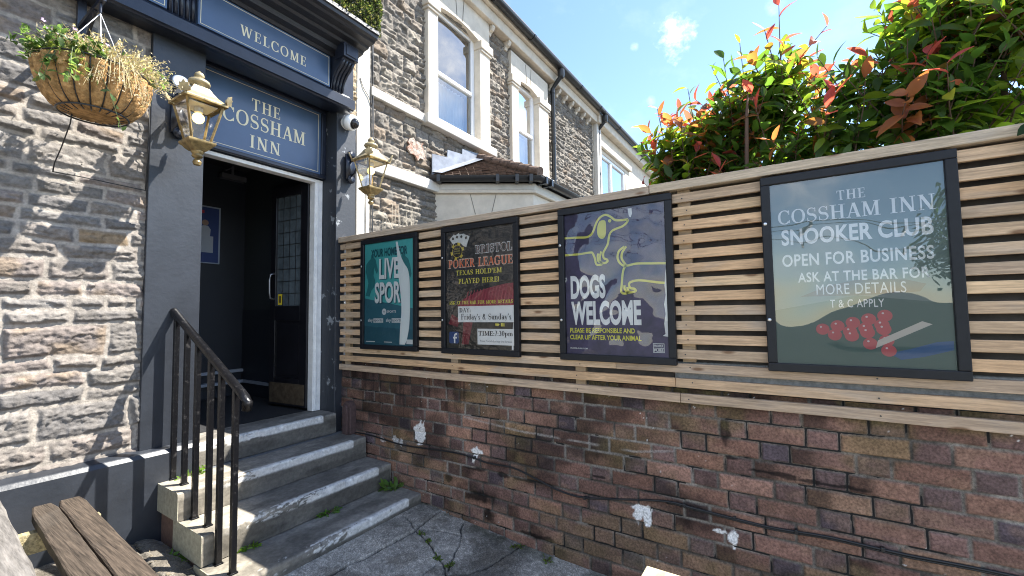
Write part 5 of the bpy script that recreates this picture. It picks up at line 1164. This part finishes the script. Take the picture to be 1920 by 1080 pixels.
ld.add([(3.60, 3.384, 3.09), (4.50, 3.384, 3.53), (4.46, 3.25, 3.475), (3.66, 3.29, 3.075)], [(0, 1, 2, 3)])
ld.build('lead_flashing', M['lead'], by)

# rendered house farther along
h2 = thing('rendered_house', 'cream rendered house with white window beyond the stone house, partly behind the red tipped bush', 'house', (11, 3.6, 0))
MB().box((8.6, 3.42, 0), (9.02, 7.2, 5.7)).box((9.02, 3.42, 0), (11.2, 7.2, 3.95)).box((9.02, 3.42, 5.02), (11.2, 7.2, 5.7)).box((10.75, 3.421, 3.951), (11.199, 7.2, 5.019)).box((11.2, 3.42, 0), (16, 7.2, 5.7)).build('wall', M['render'], h2, bevel=.01)
MB().box((8.62, 3.33, 0), (8.86, 3.419, 5.72)).build('quoin_strip', M['quoin'], h2, bevel=.012)
MB().box((8.9, 3.35, 5.10), (11.1, 3.419, 5.24)).build('window_hood', M['render'], h2, bevel=.02)
wf = MB()
for a, b_ in (((9.02, 3.44, 3.95), (9.10, 3.52, 5.02)), ((10.67, 3.44, 3.95), (10.75, 3.52, 5.02)), ((9.1, 3.44, 3.95), (10.67, 3.52, 4.02)), ((9.1, 3.44, 4.95), (10.67, 3.52, 5.02)), ((9.72, 3.44, 4.02), (9.80, 3.52, 4.95))): wf.box(a, b_)
w = wf.build('window_frame', M['upvc'], h2, bevel=.008)
MB().add([(9.1, 3.48, 4.02), (10.67, 3.48, 4.02), (10.67, 3.48, 4.95), (9.1, 3.48, 4.95)], [(0, 1, 2, 3)]).build('pane', M['wglass'], w)
MB().box((9.0, 3.9, 3.9), (10.8, 4.0, 5.1)).build('curtain', M['curtain'], w)
MB().box((8.6, 3.26, 5.50), (16, 3.419, 5.70)).build('eaves_board', M['render'], h2, bevel=.015)
gutter(h2, 8.64, 16, 3.19, 5.735, .06, (9.6, 11.0, 12.4, 13.8)); downpipe(h2, 8.745, 5.70, 1.5, 3.19)
rf = MB(); rf.add([(8.62, 3.16, 5.76), (16, 3.16, 5.76), (16, 7.2, 8.2), (8.62, 7.2, 8.2), (8.62, 3.16, 5.79), (16, 3.16, 5.79), (16, 7.2, 8.24), (8.62, 7.2, 8.24)], [(0, 1, 2, 3), (4, 5, 6, 7), (0, 1, 5, 4), (1, 2, 6, 5)]); rf.build('roof', M['slate'], h2)
# cables running down beside the doorcase
for nm, xx, yy, col_, lab in (('wall_wire', 2.752, 3.40, (.02, .02, .02), 'dark wires running down the edge of the pale corner strip behind the right lantern'),):
    b = MB()
    for k in range(3): b.tube([(xx+k*.008+.004*math.sin(z*5+k*2), yy-.004*k, z) for z in np.arange(2.0, 5.2, .12)], .0045, 6)
    b.tube([(2.62, 3.40, 3.75), (2.66, 3.398, 3.66), (2.72, 3.397, 3.60), (2.755, 3.397, 3.52)], .004, 6); b.tube([(2.73, 3.398, 2.95), (2.70, 3.398, 2.75), (2.69, 3.398, 2.4), (2.70, 3.398, 2.0)], .0035, 6)
    tag(b.build(nm, mat('grey_wire', (.06, .06, .06), .5), None, True), lab, 'wires')

# ================================================================== LEAVES
def leaf_arrays(pos, dirn, nor, length, width, col, fold=.25, curl=.2, ns=5):
    """pos,dirn,nor (n,3); returns vertices, quads, colours of pointed folded leaves"""
    n = len(pos); d = dirn/np.linalg.norm(dirn, axis=1, keepdims=True)
    s = np.cross(d, nor); s /= np.linalg.norm(s, axis=1, keepdims=True)+1e-9; u = np.cross(s, d)
    ts = np.linspace(0, 1, ns); wd = np.sin(np.pi*np.clip(ts, 0.02, .985)**.85)**.8
    V_ = np.zeros((n, ns, 3, 3)); L_ = length[:, None]
    cv = (curl if np.ndim(curl) else np.full(n, curl))
    for i, t in enumerate(ts):
        c = pos+d*L_*t-u*(L_*cv[:, None]*t*t)
        for k, sg_ in enumerate((-1, 0, 1)):
            V_[:, i, k] = c+s*(sg_*wd[i]*width[:, None]*.5)+u*(abs(sg_)*wd[i]*width[:, None]*fold*.5)
    base = np.arange(n)[:, None]*(ns*3)
    q = []
    for i in range(ns-1):
        for k in range(2): q.append([i*3+k, i*3+k+1, (i+1)*3+k+1, (i+1)*3+k])
    F = (base[:, :, None]+np.array(q)[None]).reshape(-1, 4)
    C = np.repeat(col[:, None], ns*3, 1).reshape(-1, 3)
    return V_.reshape(-1, 3), F, C
class Foliage:
    def __init__(s): s.V = []; s.F = []; s.C = []; s.n = 0
    def add(s, V_, F_, C_): s.V.append(V_); s.F.append(F_+s.n); s.C.append(C_); s.n += len(V_)
    def build(s, name, m, parent): return npmesh(name, np.concatenate(s.V), np.concatenate(s.F), m, parent, True, np.concatenate(s.C))
def unit(v): return v/(np.linalg.norm(v, axis=-1, keepdims=True)+1e-9)
def photinia(name, label, base, crown, nshoot, seed, tall, redness, lsize=.105):
    """crown: list of (centre, radii); shoots spring from inside the crown and end in whorls of leaves"""
    r = np.random.default_rng(seed); t = thing(name, label, 'shrub', base)
    Fo = Foliage(); tw = MB()
    bx = np.array(base)
    wts = np.array([c[1][0]*c[1][1]*c[1][2] for c in crown])**(.67); wts /= wts.sum()
    for k in range(nshoot):
        ce, ra = crown[r.choice(len(crown), p=wts)]; ce = np.array(ce); ra = np.array(ra)
        v = unit(r.normal(0, 1, 3)); v[2] = abs(v[2])*.9+.05 if r.random() < .72 else v[2]; v = unit(v)
        rr_ = r.uniform(.35, 1.0)**.6; tip = ce+v*ra*rr_
        if tip[0] < 2.47 and tip[2] < 2.25: tip[0] = 2.47+r.uniform(0, .1)
        outer = rr_ > .80 and v[2] > -.1
        ln = r.uniform(.16, .34)*(1.25 if outer else 1); up = unit(v*np.array([.7, .7, .6])+np.array([0, 0, .75])+r.normal(0, .22, 3))
        st_ = tip-up*ln*.55; en = tip+up*ln*.45*(1.7 if (outer and v[2] > .35 and r.random() < .5) else 1)
        tw.tube([st_, (st_+en)/2+r.normal(0, .008, 3), en], [.0035, .0028, .0016], 5)
        young = outer and v[2] > .12 and r.random() < redness
        n = int(r.uniform(8, 13)); f = np.linspace(.05, 1, n); ph = np.arange(n)*2.4+r.uniform(0, 6)
        a = unit(np.cross(up, [.3, .8, .2])); b_ = np.cross(up, a)
        pos = st_+(en-st_)*f[:, None]
        out = a*np.cos(ph)[:, None]+b_*np.sin(ph)[:, None]
        lift = np.where(f > .8, 1.15, .35)[:, None]+r.normal(0, .25, (n, 1))
        dr = unit(out+up*lift+r.normal(0, .18, (n, 3))); nr = unit(up*1.0-out*.4*lift+r.normal(0, .28, (n, 3)))
        ll = lsize*r.uniform(.62, 1.12, n)*np.where(f > .85, .78, 1); ww = ll*r.uniform(.38, .50, n)
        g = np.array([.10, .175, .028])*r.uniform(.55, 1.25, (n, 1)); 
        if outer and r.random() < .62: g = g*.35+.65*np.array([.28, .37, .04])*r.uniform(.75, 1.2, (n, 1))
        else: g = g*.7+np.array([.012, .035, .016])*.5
        if r.random() < .04: g[:] = np.array([.34, .12, .05])
        if young:
            red = np.array([.50, .085, .085]) if r.random() < .75 else np.array([.46, .15, .07]); m_ = ss(f, .62, .86)[:, None]
            g = g*(1-m_)+red*r.uniform(.75, 1.15, (n, 1))*m_
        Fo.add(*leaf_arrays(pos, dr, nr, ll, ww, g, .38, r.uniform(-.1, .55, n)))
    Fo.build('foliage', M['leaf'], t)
    tr = MB(); top = np.array(crown[0][0])
    for k in range(5):
        ce = np.array(crown[k % len(crown)][0])+r.normal(0, .12, 3); b0 = bx+np.array([r.normal(0, .05), r.normal(0, .08), 0])
        m1 = b0*.6+ce*.4+r.normal(0, .05, 3); m1[0] = max(m1[0], 2.66)
        tr.tube([b0, m1, ce, ce+np.array([r.normal(0, .05), r.normal(0, .05), .12])], [.026, .018, .009, .003], 8)
    tr.build('trunk', M['twig'], t, True); tw.build('twigs', M['twig'], t)
    return t
photinia('photinia_bush', 'glossy green bush with red tipped shoots in the middle, rising above the fence rail', (2.85, .25, -.06),
         [((2.84, .06, 2.48), (.28, .22, .40)), ((2.80, .44, 2.28), (.24, .24, .32)), ((2.84, .04, 2.70), (.16, .14, .22)), ((2.80, -.14, 2.22), (.30, .34, .32)), ((2.84, .28, 2.08), (.34, .42, .22)), ((2.80, .38, 2.46), (.16, .16, .22)), ((2.82, .60, 2.20), (.20, .14, .24)), ((2.82, .20, 2.45), (.2, .18, .30)), ((2.80, -.36, 2.45), (.20, .20, .28)), ((2.80, .56, 2.36), (.18, .15, .26))],
         290, 5, .95, .7, .114)
photinia('photinia_bush', 'taller darker bush with orange leaves at the right edge, overhanging the fence rail', (2.85, -.8, -.06),
         [((2.86, -.72, 2.60), (.34, .28, .42)), ((2.80, -1.05, 2.55), (.38, .32, .44)), ((2.92, -.66, 2.80), (.28, .18, .28)), ((2.72, -.58, 2.28), (.30, .32, .26)), ((2.66, -1.0, 2.55), (.24, .24, .36))],
         260, 9, 1, .24, .118)
# one leafy shoot of the right bush hangs over the fence front at the frame edge -> a thing of its own kind of plant
ivy = thing('hanging_shoot', 'dark leaves of a shoot hanging over the fence front at the right edge', 'plant', (2.42, -.80, 2.15))
Fo = Foliage(); r = np.random.default_rng(2); n = 9
f = np.linspace(0, 1, n); pos = np.stack([2.30+.03*np.sin(f*6), -.775-.03*f, 2.17-.30*f], 1)
ph = np.arange(n)*2.2; dr = unit(np.stack([-.35+.25*np.cos(ph), np.sin(ph)*.9, -.45+0*f], 1)); nr = unit(np.stack([-np.ones(n), .3*np.sin(ph), .5+0*f], 1))
Fo.add(*leaf_arrays(pos, dr, nr, r.uniform(.07, .10, n), r.uniform(.035, .05, n), np.array([.03, .065, .02])*r.uniform(.7, 1.3, (n, 1)), .2, .2)); Fo.build('foliage', M['leaf'], ivy)
b = MB(); b.tube([(2.75, -.80, 2.12), (2.52, -.79, 2.26), (2.38, -.78, 2.24), (2.31, -.775, 2.17), (2.315, -.80, 1.87)], [.005, .004, .004, .003, .002], 6); b.build('stem', M['twig'], ivy, True)

# box hedge trough on top of the cornice
bxh = thing('box_hedge', 'clipped small leaved box hedge standing on the dark cornice over the doorway', 'hedge', (1.0, 3.1, 3.91))
hx0, hx1, hy0, hy1, hz0, hz1 = -.6, 2.43, 2.90, 3.25, 3.90, 4.32
MB().box((hx0, hy0+.03, hz0+.004), (hx1-.03, hy1, hz1-.03)).build('core', mat('hedge_core', (.012, .018, .006), .9), bxh)
r = np.random.default_rng(12); n = 26000
fsel = r.random(n); P = np.stack([r.uniform(.55, hx1, n), r.uniform(hy0, hy1, n), r.uniform(hz0, hz1, n)], 1); nrm = np.zeros((n, 3))
m1 = fsel < .66; P[m1, 1] = hy0; nrm[m1] = (0, -1, 0); m2 = (fsel >= .66) & (fsel < .8); P[m2, 2] = hz1; nrm[m2] = (0, 0, 1); m3 = fsel >= .8; P[m3, 0] = hx1; nrm[m3] = (1, 0, 0)
lump = (fbm(P[:, 0]*9+P[:, 1]*9, P[:, 2]*9, 3, 3)-.5)*.09
P = P+nrm*(lump[:, None]+r.normal(0, .010, (n, 1)))
# round the corner edges
dr = unit(nrm*1.0+r.normal(0, .75, (n, 3))); nr = unit(nrm+r.normal(0, .6, (n, 3)))
cl_ = np.array([.030, .044, .016])*r.uniform(.35, 1.7, (n, 1)); y_ = r.random(n) < .22; cl_[y_] = np.array([.20, .19, .09])*r.uniform(.6, 1.2, (y_.sum(), 1))
Fo = Foliage(); Fo.add(*leaf_arrays(P, dr, nr, r.uniform(.014, .022, n), r.uniform(.009, .014, n), cl_, .2, .1, 3)); Fo.build('foliage', M['leaf'], bxh)

# ================================================================== HANGING BASKET
bc = (.655, 2.95, 2.718); BR = .212
hb_ = thing('hanging_basket', 'coir lined hanging basket of dry straw and trailing leaves on the stone wall', 'hanging basket', bc)
na, nz_ = 361, 40; nrib = 20; A, K = np.meshgrid(np.linspace(0, 2*np.pi, na), np.linspace(0, 1, nz_), indexing='ij')
th = K*np.pi/2*.9999; rad_ = BR*(np.cos(th)**.46)*.98; zz = -.225*np.sin(th)**1.45
pad = .030*np.abs(np.sin(A*nrib/2))**.6*np.cos(th)**.4*ss(K, 0, .10); rr_ = rad_+pad-.006+.006*(fbm(A*9, K*22, 4, 3)-.5)
P = np.stack([bc[0]+rr_*np.cos(A), bc[1]+rr_*np.sin(A), bc[2]+zz], -1)
npmesh('coir_liner', P.reshape(-1, 3), grid_faces(na, nz_, True), M['coir'], hb_)
wr = MB()
for k in range(nrib):
    a = 2*math.pi*k/nrib; wr.tube([(bc[0]+(BR*(math.cos(t_)**.46)*.98+.001)*math.cos(a), bc[1]+(BR*(math.cos(t_)**.46)*.98+.001)*math.sin(a), bc[2]-.225*math.sin(t_)**1.45-.001) for t_ in np.linspace(0, 1.42, 14)], .0030, 5)
for rr__, z in ((BR+.006, .002), (.135, -.215)): wr.tube([(bc[0]+rr__*math.cos(a), bc[1]+rr__*math.sin(a), bc[2]+z) for a in np.linspace(0, 2*math.pi, 40)], .0042, 6)
wr.build('wire_frame', M['blackp'], hb_, True)
b = MB(); b.lathe([(BR*.97, -.012), (BR*.5, .012), (.001, .02)], bc, 24); b.build('soil', mat('soil', (.05, .035, .022), .95), hb_)
ap = Vector((bc[0]+.012, bc[1]+.01, bc[2]+.335))
b = MB()
for k in range(3):
    a = rad(25+120*k); b.tube([ap, Vector((bc[0]+BR*.5*math.cos(a), bc[1]+BR*.5*math.sin(a), bc[2]+.16)), Vector((bc[0]+BR*math.cos(a), bc[1]+BR*math.sin(a), bc[2]+.004))], .0021, 6)
b.tube([ap, ap+Vector((0, 0, .05))], .003, 6); b.build('hanger', mat('white_wire', (.72, .72, .74), .4), hb_, True)
r = np.random.default_rng(31); sw = MB()
def stemset(n, cen, spread, ln, droop, rad0):
    out = []
    for k in range(n):
        a = r.uniform(0, 2*math.pi); q = math.sqrt(r.random())*spread
        p = np.array(cen)+np.array([q*math.cos(a), q*math.sin(a), 0]); d = unit(np.array([math.cos(a)*.7, math.sin(a)*.7, 1.0])+r.normal(0, .35, 3)); l_ = ln*r.uniform(.5, 1.2)
        pts = [p+d*l_*t_+np.array([0, 0, -droop*t_*t_*l_]) for t_ in (0, .35, .7, 1)]; out.append(pts)
    return out
strw = stemset(400, (bc[0]+.03, bc[1]-.02, bc[2]+.01), .15, .20, .35, .002)+stemset(80, (bc[0]+.03, bc[1]-.17, bc[2]+.01), .06, .13, 1.9, .002)
Fs = Foliage()
for pts in strw:
    sw.tube(pts, [.0016, .0014, .0011, .0008], 4)
    e = pts[-1]; n_ = 9; q = np.array([pts[1]*(1-t_)+pts[3]*t_ for t_ in np.linspace(0, 1, n_)])
    Fs.add(*leaf_arrays(q+r.normal(0, .006, (n_, 3)), unit(r.normal(0, 1, (n_, 3))), unit(r.normal(0, 1, (n_, 3))), r.uniform(.008, .020, n_), r.uniform(.004, .008, n_), np.array([.56, .47, .33])*r.uniform(.6, 1.25, (n_, 1)), .2, .3, 3))
sw.build('dry_stems', M['straw'], hb_)
M['strawleaf'] = mat('straw_leaf', attr=True, rough=.8, transl=.3)
Fs.build('dry_bracts', M['strawleaf'], hb_)
Fg = Foliage(); gs = MB()
grp = [((bc[0]-.09, bc[1]-.09, bc[2]+.02), .10, .11, .5, 40), ((bc[0]-.12, bc[1]-.17, bc[2]-.0), .035, .13, 2.0, 9), ((bc[0]-.10, bc[1]-.19, bc[2]-.03), .02, .15, 2.2, 3), ((bc[0]+.02, bc[1]+.04, bc[2]+.02), .12, .14, .4, 16), ((bc[0]+.19, bc[1]-.04, bc[2]+.02), .015, .12, -.2, 7), ((bc[0]-.21, bc[1]-.02, bc[2]+.0), .02, .12, .7, 9)]
for cen, spd, ln, dro, n_ in grp:
    for pts in stemset(n_, cen, spd, ln, dro, .002):
        gs.tube(pts, [.002, .0018, .0014, .001], 4); m_ = 10; q = np.array([pts[0]*(1-t_)+pts[3]*t_ if t_ < .5 else pts[2]*(2-2*t_)+pts[3]*(2*t_-1) for t_ in np.linspace(.15, 1, m_)])
        cg = np.array([.085, .135, .05])*r.uniform(.6, 1.5, (m_, 1)); 
        if r.random() < .25: cg = cg*.4+np.array([.30, .32, .12])*.6
        Fg.add(*leaf_arrays(q+r.normal(0, .006, (m_, 3)), unit(r.normal(0, 1, (m_, 3))+np.array([0, -.4, .3])), unit(r.normal(0, .6, (m_, 3))+np.array([0, -.4, .8])), r.uniform(.022, .042, m_), r.uniform(.014, .024, m_), cg, .25, .3, 4))
Fg.build('green_leaves', M['leaf'], hb_); gs.build('stems', mat('green_stem', (.09, .12, .04), .7), hb_)
Ff = Foliage(); n_ = 14
cen = np.stack([bc[0]+r.normal(-.10, .07, n_), bc[1]+r.normal(-.10, .05, n_), bc[2]+.07+np.abs(r.normal(0, .035, n_))], 1)
for k in range(5):
    a = 2*math.pi*k/5; dv = unit(np.stack([np.full(n_, math.cos(a)), np.full(n_, -.5+.3*math.sin(a)), np.full(n_, math.sin(a)*.8)], 1)+r.normal(0, .2, (n_, 3)))
    Ff.add(*leaf_arrays(cen, dv, unit(np.stack([0*dv[:, 0], -np.ones(n_), .5*np.ones(n_)], 1)+r.normal(0, .2, (n_, 3))), np.full(n_, .011), np.full(n_, .008), np.array([.52, .38, .60])*r.uniform(.8, 1.2, (n_, 1)), .1, .1, 3))
Ff.build('lilac_flowers', M['strawleaf'], hb_)
bkt = thing('basket_bracket', 'dark iron wall bracket holding up the hanging basket', 'bracket', (.69, 3.35, 3.15))
b = MB(); b.box((.652, 3.315, 2.86), (.690, 3.345, 3.42)); b.bar((.668, 3.33, 3.12), (.668, 2.92, 3.12), .022, .026); b.bar((.668, 3.325, 2.90), (.668, 3.05, 3.11), .014, .018); b.tube([(.667, 2.96, 3.125), (.667, 2.96, 3.08), (.667, 2.958, 3.055)], .006, 8); b.build('arm', M['navyd'], bkt, bevel=.003)
hs = MB(); hs.tube([(.585, 2.99, 2.505), (.585, 3.02, 2.45), (.584, 3.16, 2.36), (.583, 3.28, 2.30), (.585, 3.318, 2.26)], .0028, 6)
hs.tube([(.585, 3.322, 2.262), (.70, 3.32, 2.262), (.86, 3.318, 2.255), (.985, 3.315, 2.25)], .0028, 6); hs.tube([(.985, 3.322, 2.25), (.992, 3.322, 2.6), (.990, 3.322, 3.25)], .0028, 6)
tag(hs.build('drip_hose', M['cable'], None, True), 'thin black watering hose hanging under the basket and along the stone wall', 'hose')

# ================================================================== TABLES
pt_ = thing('picnic_table', 'weathered timber picnic table at the lower left with two plank bench', 'picnic table', (.15, 2.4, .1))
tang = rad(-3.0); dY = Vector((math.sin(-tang), math.cos(tang), 0)); dX = Vector((dY.y, -dY.x, 0))
def plank(mb, px_, py0, py1, z, wd, th_, tone, seed):   # plank along dY at offset px_ (in dX)
    o = Vector((0, 2.0, 0)); rr = random.Random(seed); n_ = 24; vs = []; fs = []
    for i in range(n_+1):
        s_ = py0+(py1-py0)*i/n_; e0_ = rr.uniform(-.002, .002); e1_ = rr.uniform(-.002, .002); c_ = o+dX*px_+dY*s_
        ch = .010 if i in (0, n_) else 0
        for a, zz_ in ((-wd/2+e0_+ch, z-th_), (-wd/2+e0_+ch, z-.006), (-wd/2+e0_+ch+.006, z-rr.uniform(0, .002)), (wd/2+e1_-ch-.006, z-rr.uniform(0, .002)), (wd/2+e1_-ch, z-.006), (wd/2+e1_-ch, z-th_)): vs.append(c_+dX*a+Vector((0, 0, zz_)))
    for i in range(n_): fs += [(i*6+k, i*6+(k+1) % 6, i*6+6+(k+1) % 6, i*6+6+k) for k in range(6)]
    fs += [tuple(range(6)), tuple(range(n_*6, n_*6+6))]
    mb.add(vs, fs, tone)
M['benchx'] = bpy.data.materials.new('bench_wood'); wood_knots(M['benchx'], None, (.10, .088, .075), (16, .7, 3), .25, .012)
b = MB(); plank(b, .508, -1.0, 1.155, .557, .088, .042, (.080, .062, .047), 1); plank(b, .604, -1.0, 1.15, .557, .092, .042, (.088, .067, .050), 2); b.build('bench_seat', M['benchx'], pt_)
b = MB()
for k in range(7): plank(b, .262-k*.101, -1.0, 1.155, .835, .095, .042, (.165, .152, .138), 10+k)
b.build('table_top', M['bench'], pt_)
b = MB(); plank(b, -.92, -1.0, 1.15, .557, .088, .042, (.17, .13, .09), 5); plank(b, -1.018, -1.0, 1.15, .557, .088, .042, (.17, .13, .09), 6); b.build('bench_seat', M['benchx'], pt_)
O = Vector((0, 2.0, 0))
for s_ in (.92, -.75):
    b = MB(); c_ = O+dY*s_
    b.bar(c_+dX*-1.06+Vector((0, 0, .470)), c_+dX*.675+Vector((0, 0, .470)), .045, .09, col=(.36, .30, .17)); b.build('cross_beam', M['bench'], pt_)
    for sg_ in (1, -1):
        b = MB(); q = c_+dY*.046; b.bar(q+dX*(-.19+sg_*.24)+Vector((0, 0, .79)), q+dX*(-.19+sg_*.62)+Vector((0, 0, .06)), .045, .09, up=dY, col=(.34, .28, .17)); b.build('leg', M['bench'], pt_)
ot = thing('wooden_table', 'sunlit pale wooden table whose corner shows at the bottom edge before the brick wall', 'table', (.92, -.1, -.02))
b = MB()
for k in range(6): b.box((.66, .2755-k*.098-.0, .722), (1.262, .372-k*.098, .75), (.62, .54, .36))
b.build('table_top', M['plywood'], ot, bevel=.003)
for x, y in ((.71, .30), (1.20, .30), (.71, -.15), (1.20, -.15)):
    b = MB(); b.box((x-.025, y-.025, -.03), (x+.025, y+.025, .721)); b.build('leg', M['plywood'], ot, bevel=.003)

# ================================================================== WEEDS
def weed(name, label, p, size, seed, n=14, leaf=.035, col=(.09, .19, .03), cat='weed', face=(0, -1, .6), flatten=1.0):
    r = np.random.default_rng(seed); t = thing(name, label, cat, p); F_ = Foliage(); st_ = MB()
    for k in range(n):
        a = r.uniform(0, 2*math.pi); d = unit(np.array([math.cos(a)*flatten, math.sin(a)*.7-.25, r.uniform(.25, 1.0)])); l_ = size*r.uniform(.45, 1.0); b0 = np.array(p)+np.array([r.normal(0, size*.18), r.normal(0, .006), .001])
        pts = [b0, b0+d*l_*.6, b0+d*l_+np.array([0, 0, -.25*l_])]; st_.tube(pts, [.0016, .0013, .0008], 4); m_ = 5
        q = np.array([pts[0]*(1-x)+pts[2]*x for x in np.linspace(.35, 1, m_)]); F_.add(*leaf_arrays(q, unit(d+r.normal(0, .7, (m_, 3))), unit(np.array(face)+r.normal(0, .35, (m_, 3))), leaf*r.uniform(.5, 1.1, m_), leaf*r.uniform(.28, .5, m_), np.array(col)*r.uniform(.6, 1.5, (m_, 1)), .2, .35, 4))
    F_.build('leaves', M['leaf'], t); st_.build('stems', M['twig'], t); return t
weed('step_weed', 'bright green weed growing in the joint of the lowest step, in the middle', (1.831, 2.678, .132), .075, 1, 22, .030, flatten=2.2)
weed('step_weed', 'small sunlit weed at the foot of the handrail on the lowest step', (1.327, 2.678, .132), .055, 2, 14, .028, (.14, .24, .03))
weed('step_weed', 'dandelion like weed where the lowest step meets the brick wall', (2.355, 2.62, .132), .11, 3, 9, .075, (.11, .19, .045))
weed('step_weed', 'green weed on the ground beside the left end of the steps', (1.045, 2.93, .10), .09, 4, 18, .040, (.10, .20, .03))
weed('step_weed', 'tiny weed behind the balusters at the end of the top step', (1.262, 3.245, .463), .09, 6, 9, .032, (.13, .23, .03))
for k, (x, y, s_) in enumerate(((2.094, 2.075, .028), (1.945, 1.709, .030), (1.962, 1.815, .022), (2.345, 1.511, .045), (2.33, 1.278, .035), (2.05, 1.98, .016))):
    weed('crack_weed', ('small weed sprouting where the first paving crack starts', 'weed tuft where three paving cracks meet', 'tiny weed along the middle of the long paving crack', 'grassy weed at the foot of the brick wall by the curved crack', 'small weed at the foot of the brick wall nearest the camera', 'tiniest weed in the crack near the steps')[k], (x, y, float(gz(x, y))), s_, 20+k, 8, .018, (.10, .16, .03))
db = thing('dead_twigs', 'bare pale dead twigs standing behind the fence near the right lantern', 'dead plant', (2.75, 2.9, 0))
b = MB(); r = random.Random(6)
for k in range(9):
    y = 2.83+.05*k*.8; x = 2.70+r.uniform(-.04, .04); top = r.uniform(2.28, 2.52); yy = y+r.uniform(-.16, .12)
    b.tube([(x, 2.98, -.05), (x, (y+yy)/2, 1.6), (x+r.uniform(-.03, .03), yy, top)], [.006, .0045, .0018], 5)
    b.tube([(x, (y+yy)/2*.3+yy*.7, 1.6*.3+top*.7), (x, yy+r.choice((-1, 1))*.10, top-.05)], [.0028, .0012], 5)
b.build('twigs', mat('dead_twig', (.50, .44, .34), .8), db)
# debris along the foot of the plinth
db2 = MB(); r = random.Random(9)
for k in range(90):
    x = r.uniform(.86, 1.06); y = r.uniform(2.75, 3.24); z = float(gz(x, y))+.006; a = r.uniform(0, 6); l_ = r.uniform(.01, .04)
    db2.tube([(x, y, z), (x+l_*math.cos(a), y+l_*math.sin(a), z+r.uniform(0, .012))], .0016, 4)
o = db2.build('dry_litter', mat('dry_litter', (.20, .16, .10), .9)); o['kind'] = 'stuff'

# ================================================================== BEHIND THE CAMERA (seen in the poster acrylic)
fl = thing('festoon_lights', 'sagging black festoon wires with hanging lamps, reflected in the snooker poster', 'festoon lights', (-2.0, 0, 2.6))
wm = MB()
wires = []
for x0, x1, z0, z1, sag in ((-1.9, -2.1, 2.95, 2.75, .28), (-2.9, -3.3, 3.0, 3.1, .35), (-1.5, -3.6, 2.7, 2.6, .30)):
    p = [(x0+(x1-x0)*t_, 3.2-8.2*t_, z0+(z1-z0)*t_-sag*4*t_*(1-t_)) for t_ in np.linspace(0, 1, 30)]; wm.tube(p, .007, 5); wires.append(p)
wm.build('wire', M['cable'], fl, True)
for p in wires:
    for i in range(4, 28, 4):
        x, y, z = p[i]; b = MB(); b.lathe([(.001, 0), (.018, 0), (.022, -.05), (.03, -.06), (.001, -.062)], (x, y, z), 10); b.build('lamp_holder', M['blackp'], fl)
        b = MB(); b.sphere((x, y, z-.085), .026, 10); b.build('lamp', M['upvc'], fl, True)
tt = thing('street_tree', 'round green tree across the forecourt, reflected at the right of the snooker poster', 'tree', (-11, -4.6, -.06))
b = MB(); b.tube([(-11, -4.6, -.06), (-11.05, -4.55, 1.2), (-10.95, -4.6, 2.4), (-11, -4.6, 3.6)], [.16, .13, .10, .04], 10); b.build('trunk', M['twig'], tt, True)
r = np.random.default_rng(44); n = 2600; v = unit(r.normal(0, 1, (n, 3))); q = np.array([-11, -4.6, 3.6])+v*np.array([1.5, 1.7, 1.6])*(r.random((n, 1))**.4)*(.8+.4*fbm(v[:, 0]*3+5, v[:, 2]*3+v[:, 1]*2, 3, 3)[:, None])
Fo = Foliage(); Fo.add(*leaf_arrays(q, unit(r.normal(0, 1, (n, 3))), unit(r.normal(0, 1, (n, 3))+np.array([0, 0, .6])), r.uniform(.12, .22, n), r.uniform(.08, .13, n), np.array([.05, .09, .025])*r.uniform(.5, 1.4, (n, 1)), .2, .2, 3)); Fo.build('crown', M['leaf'], tt)
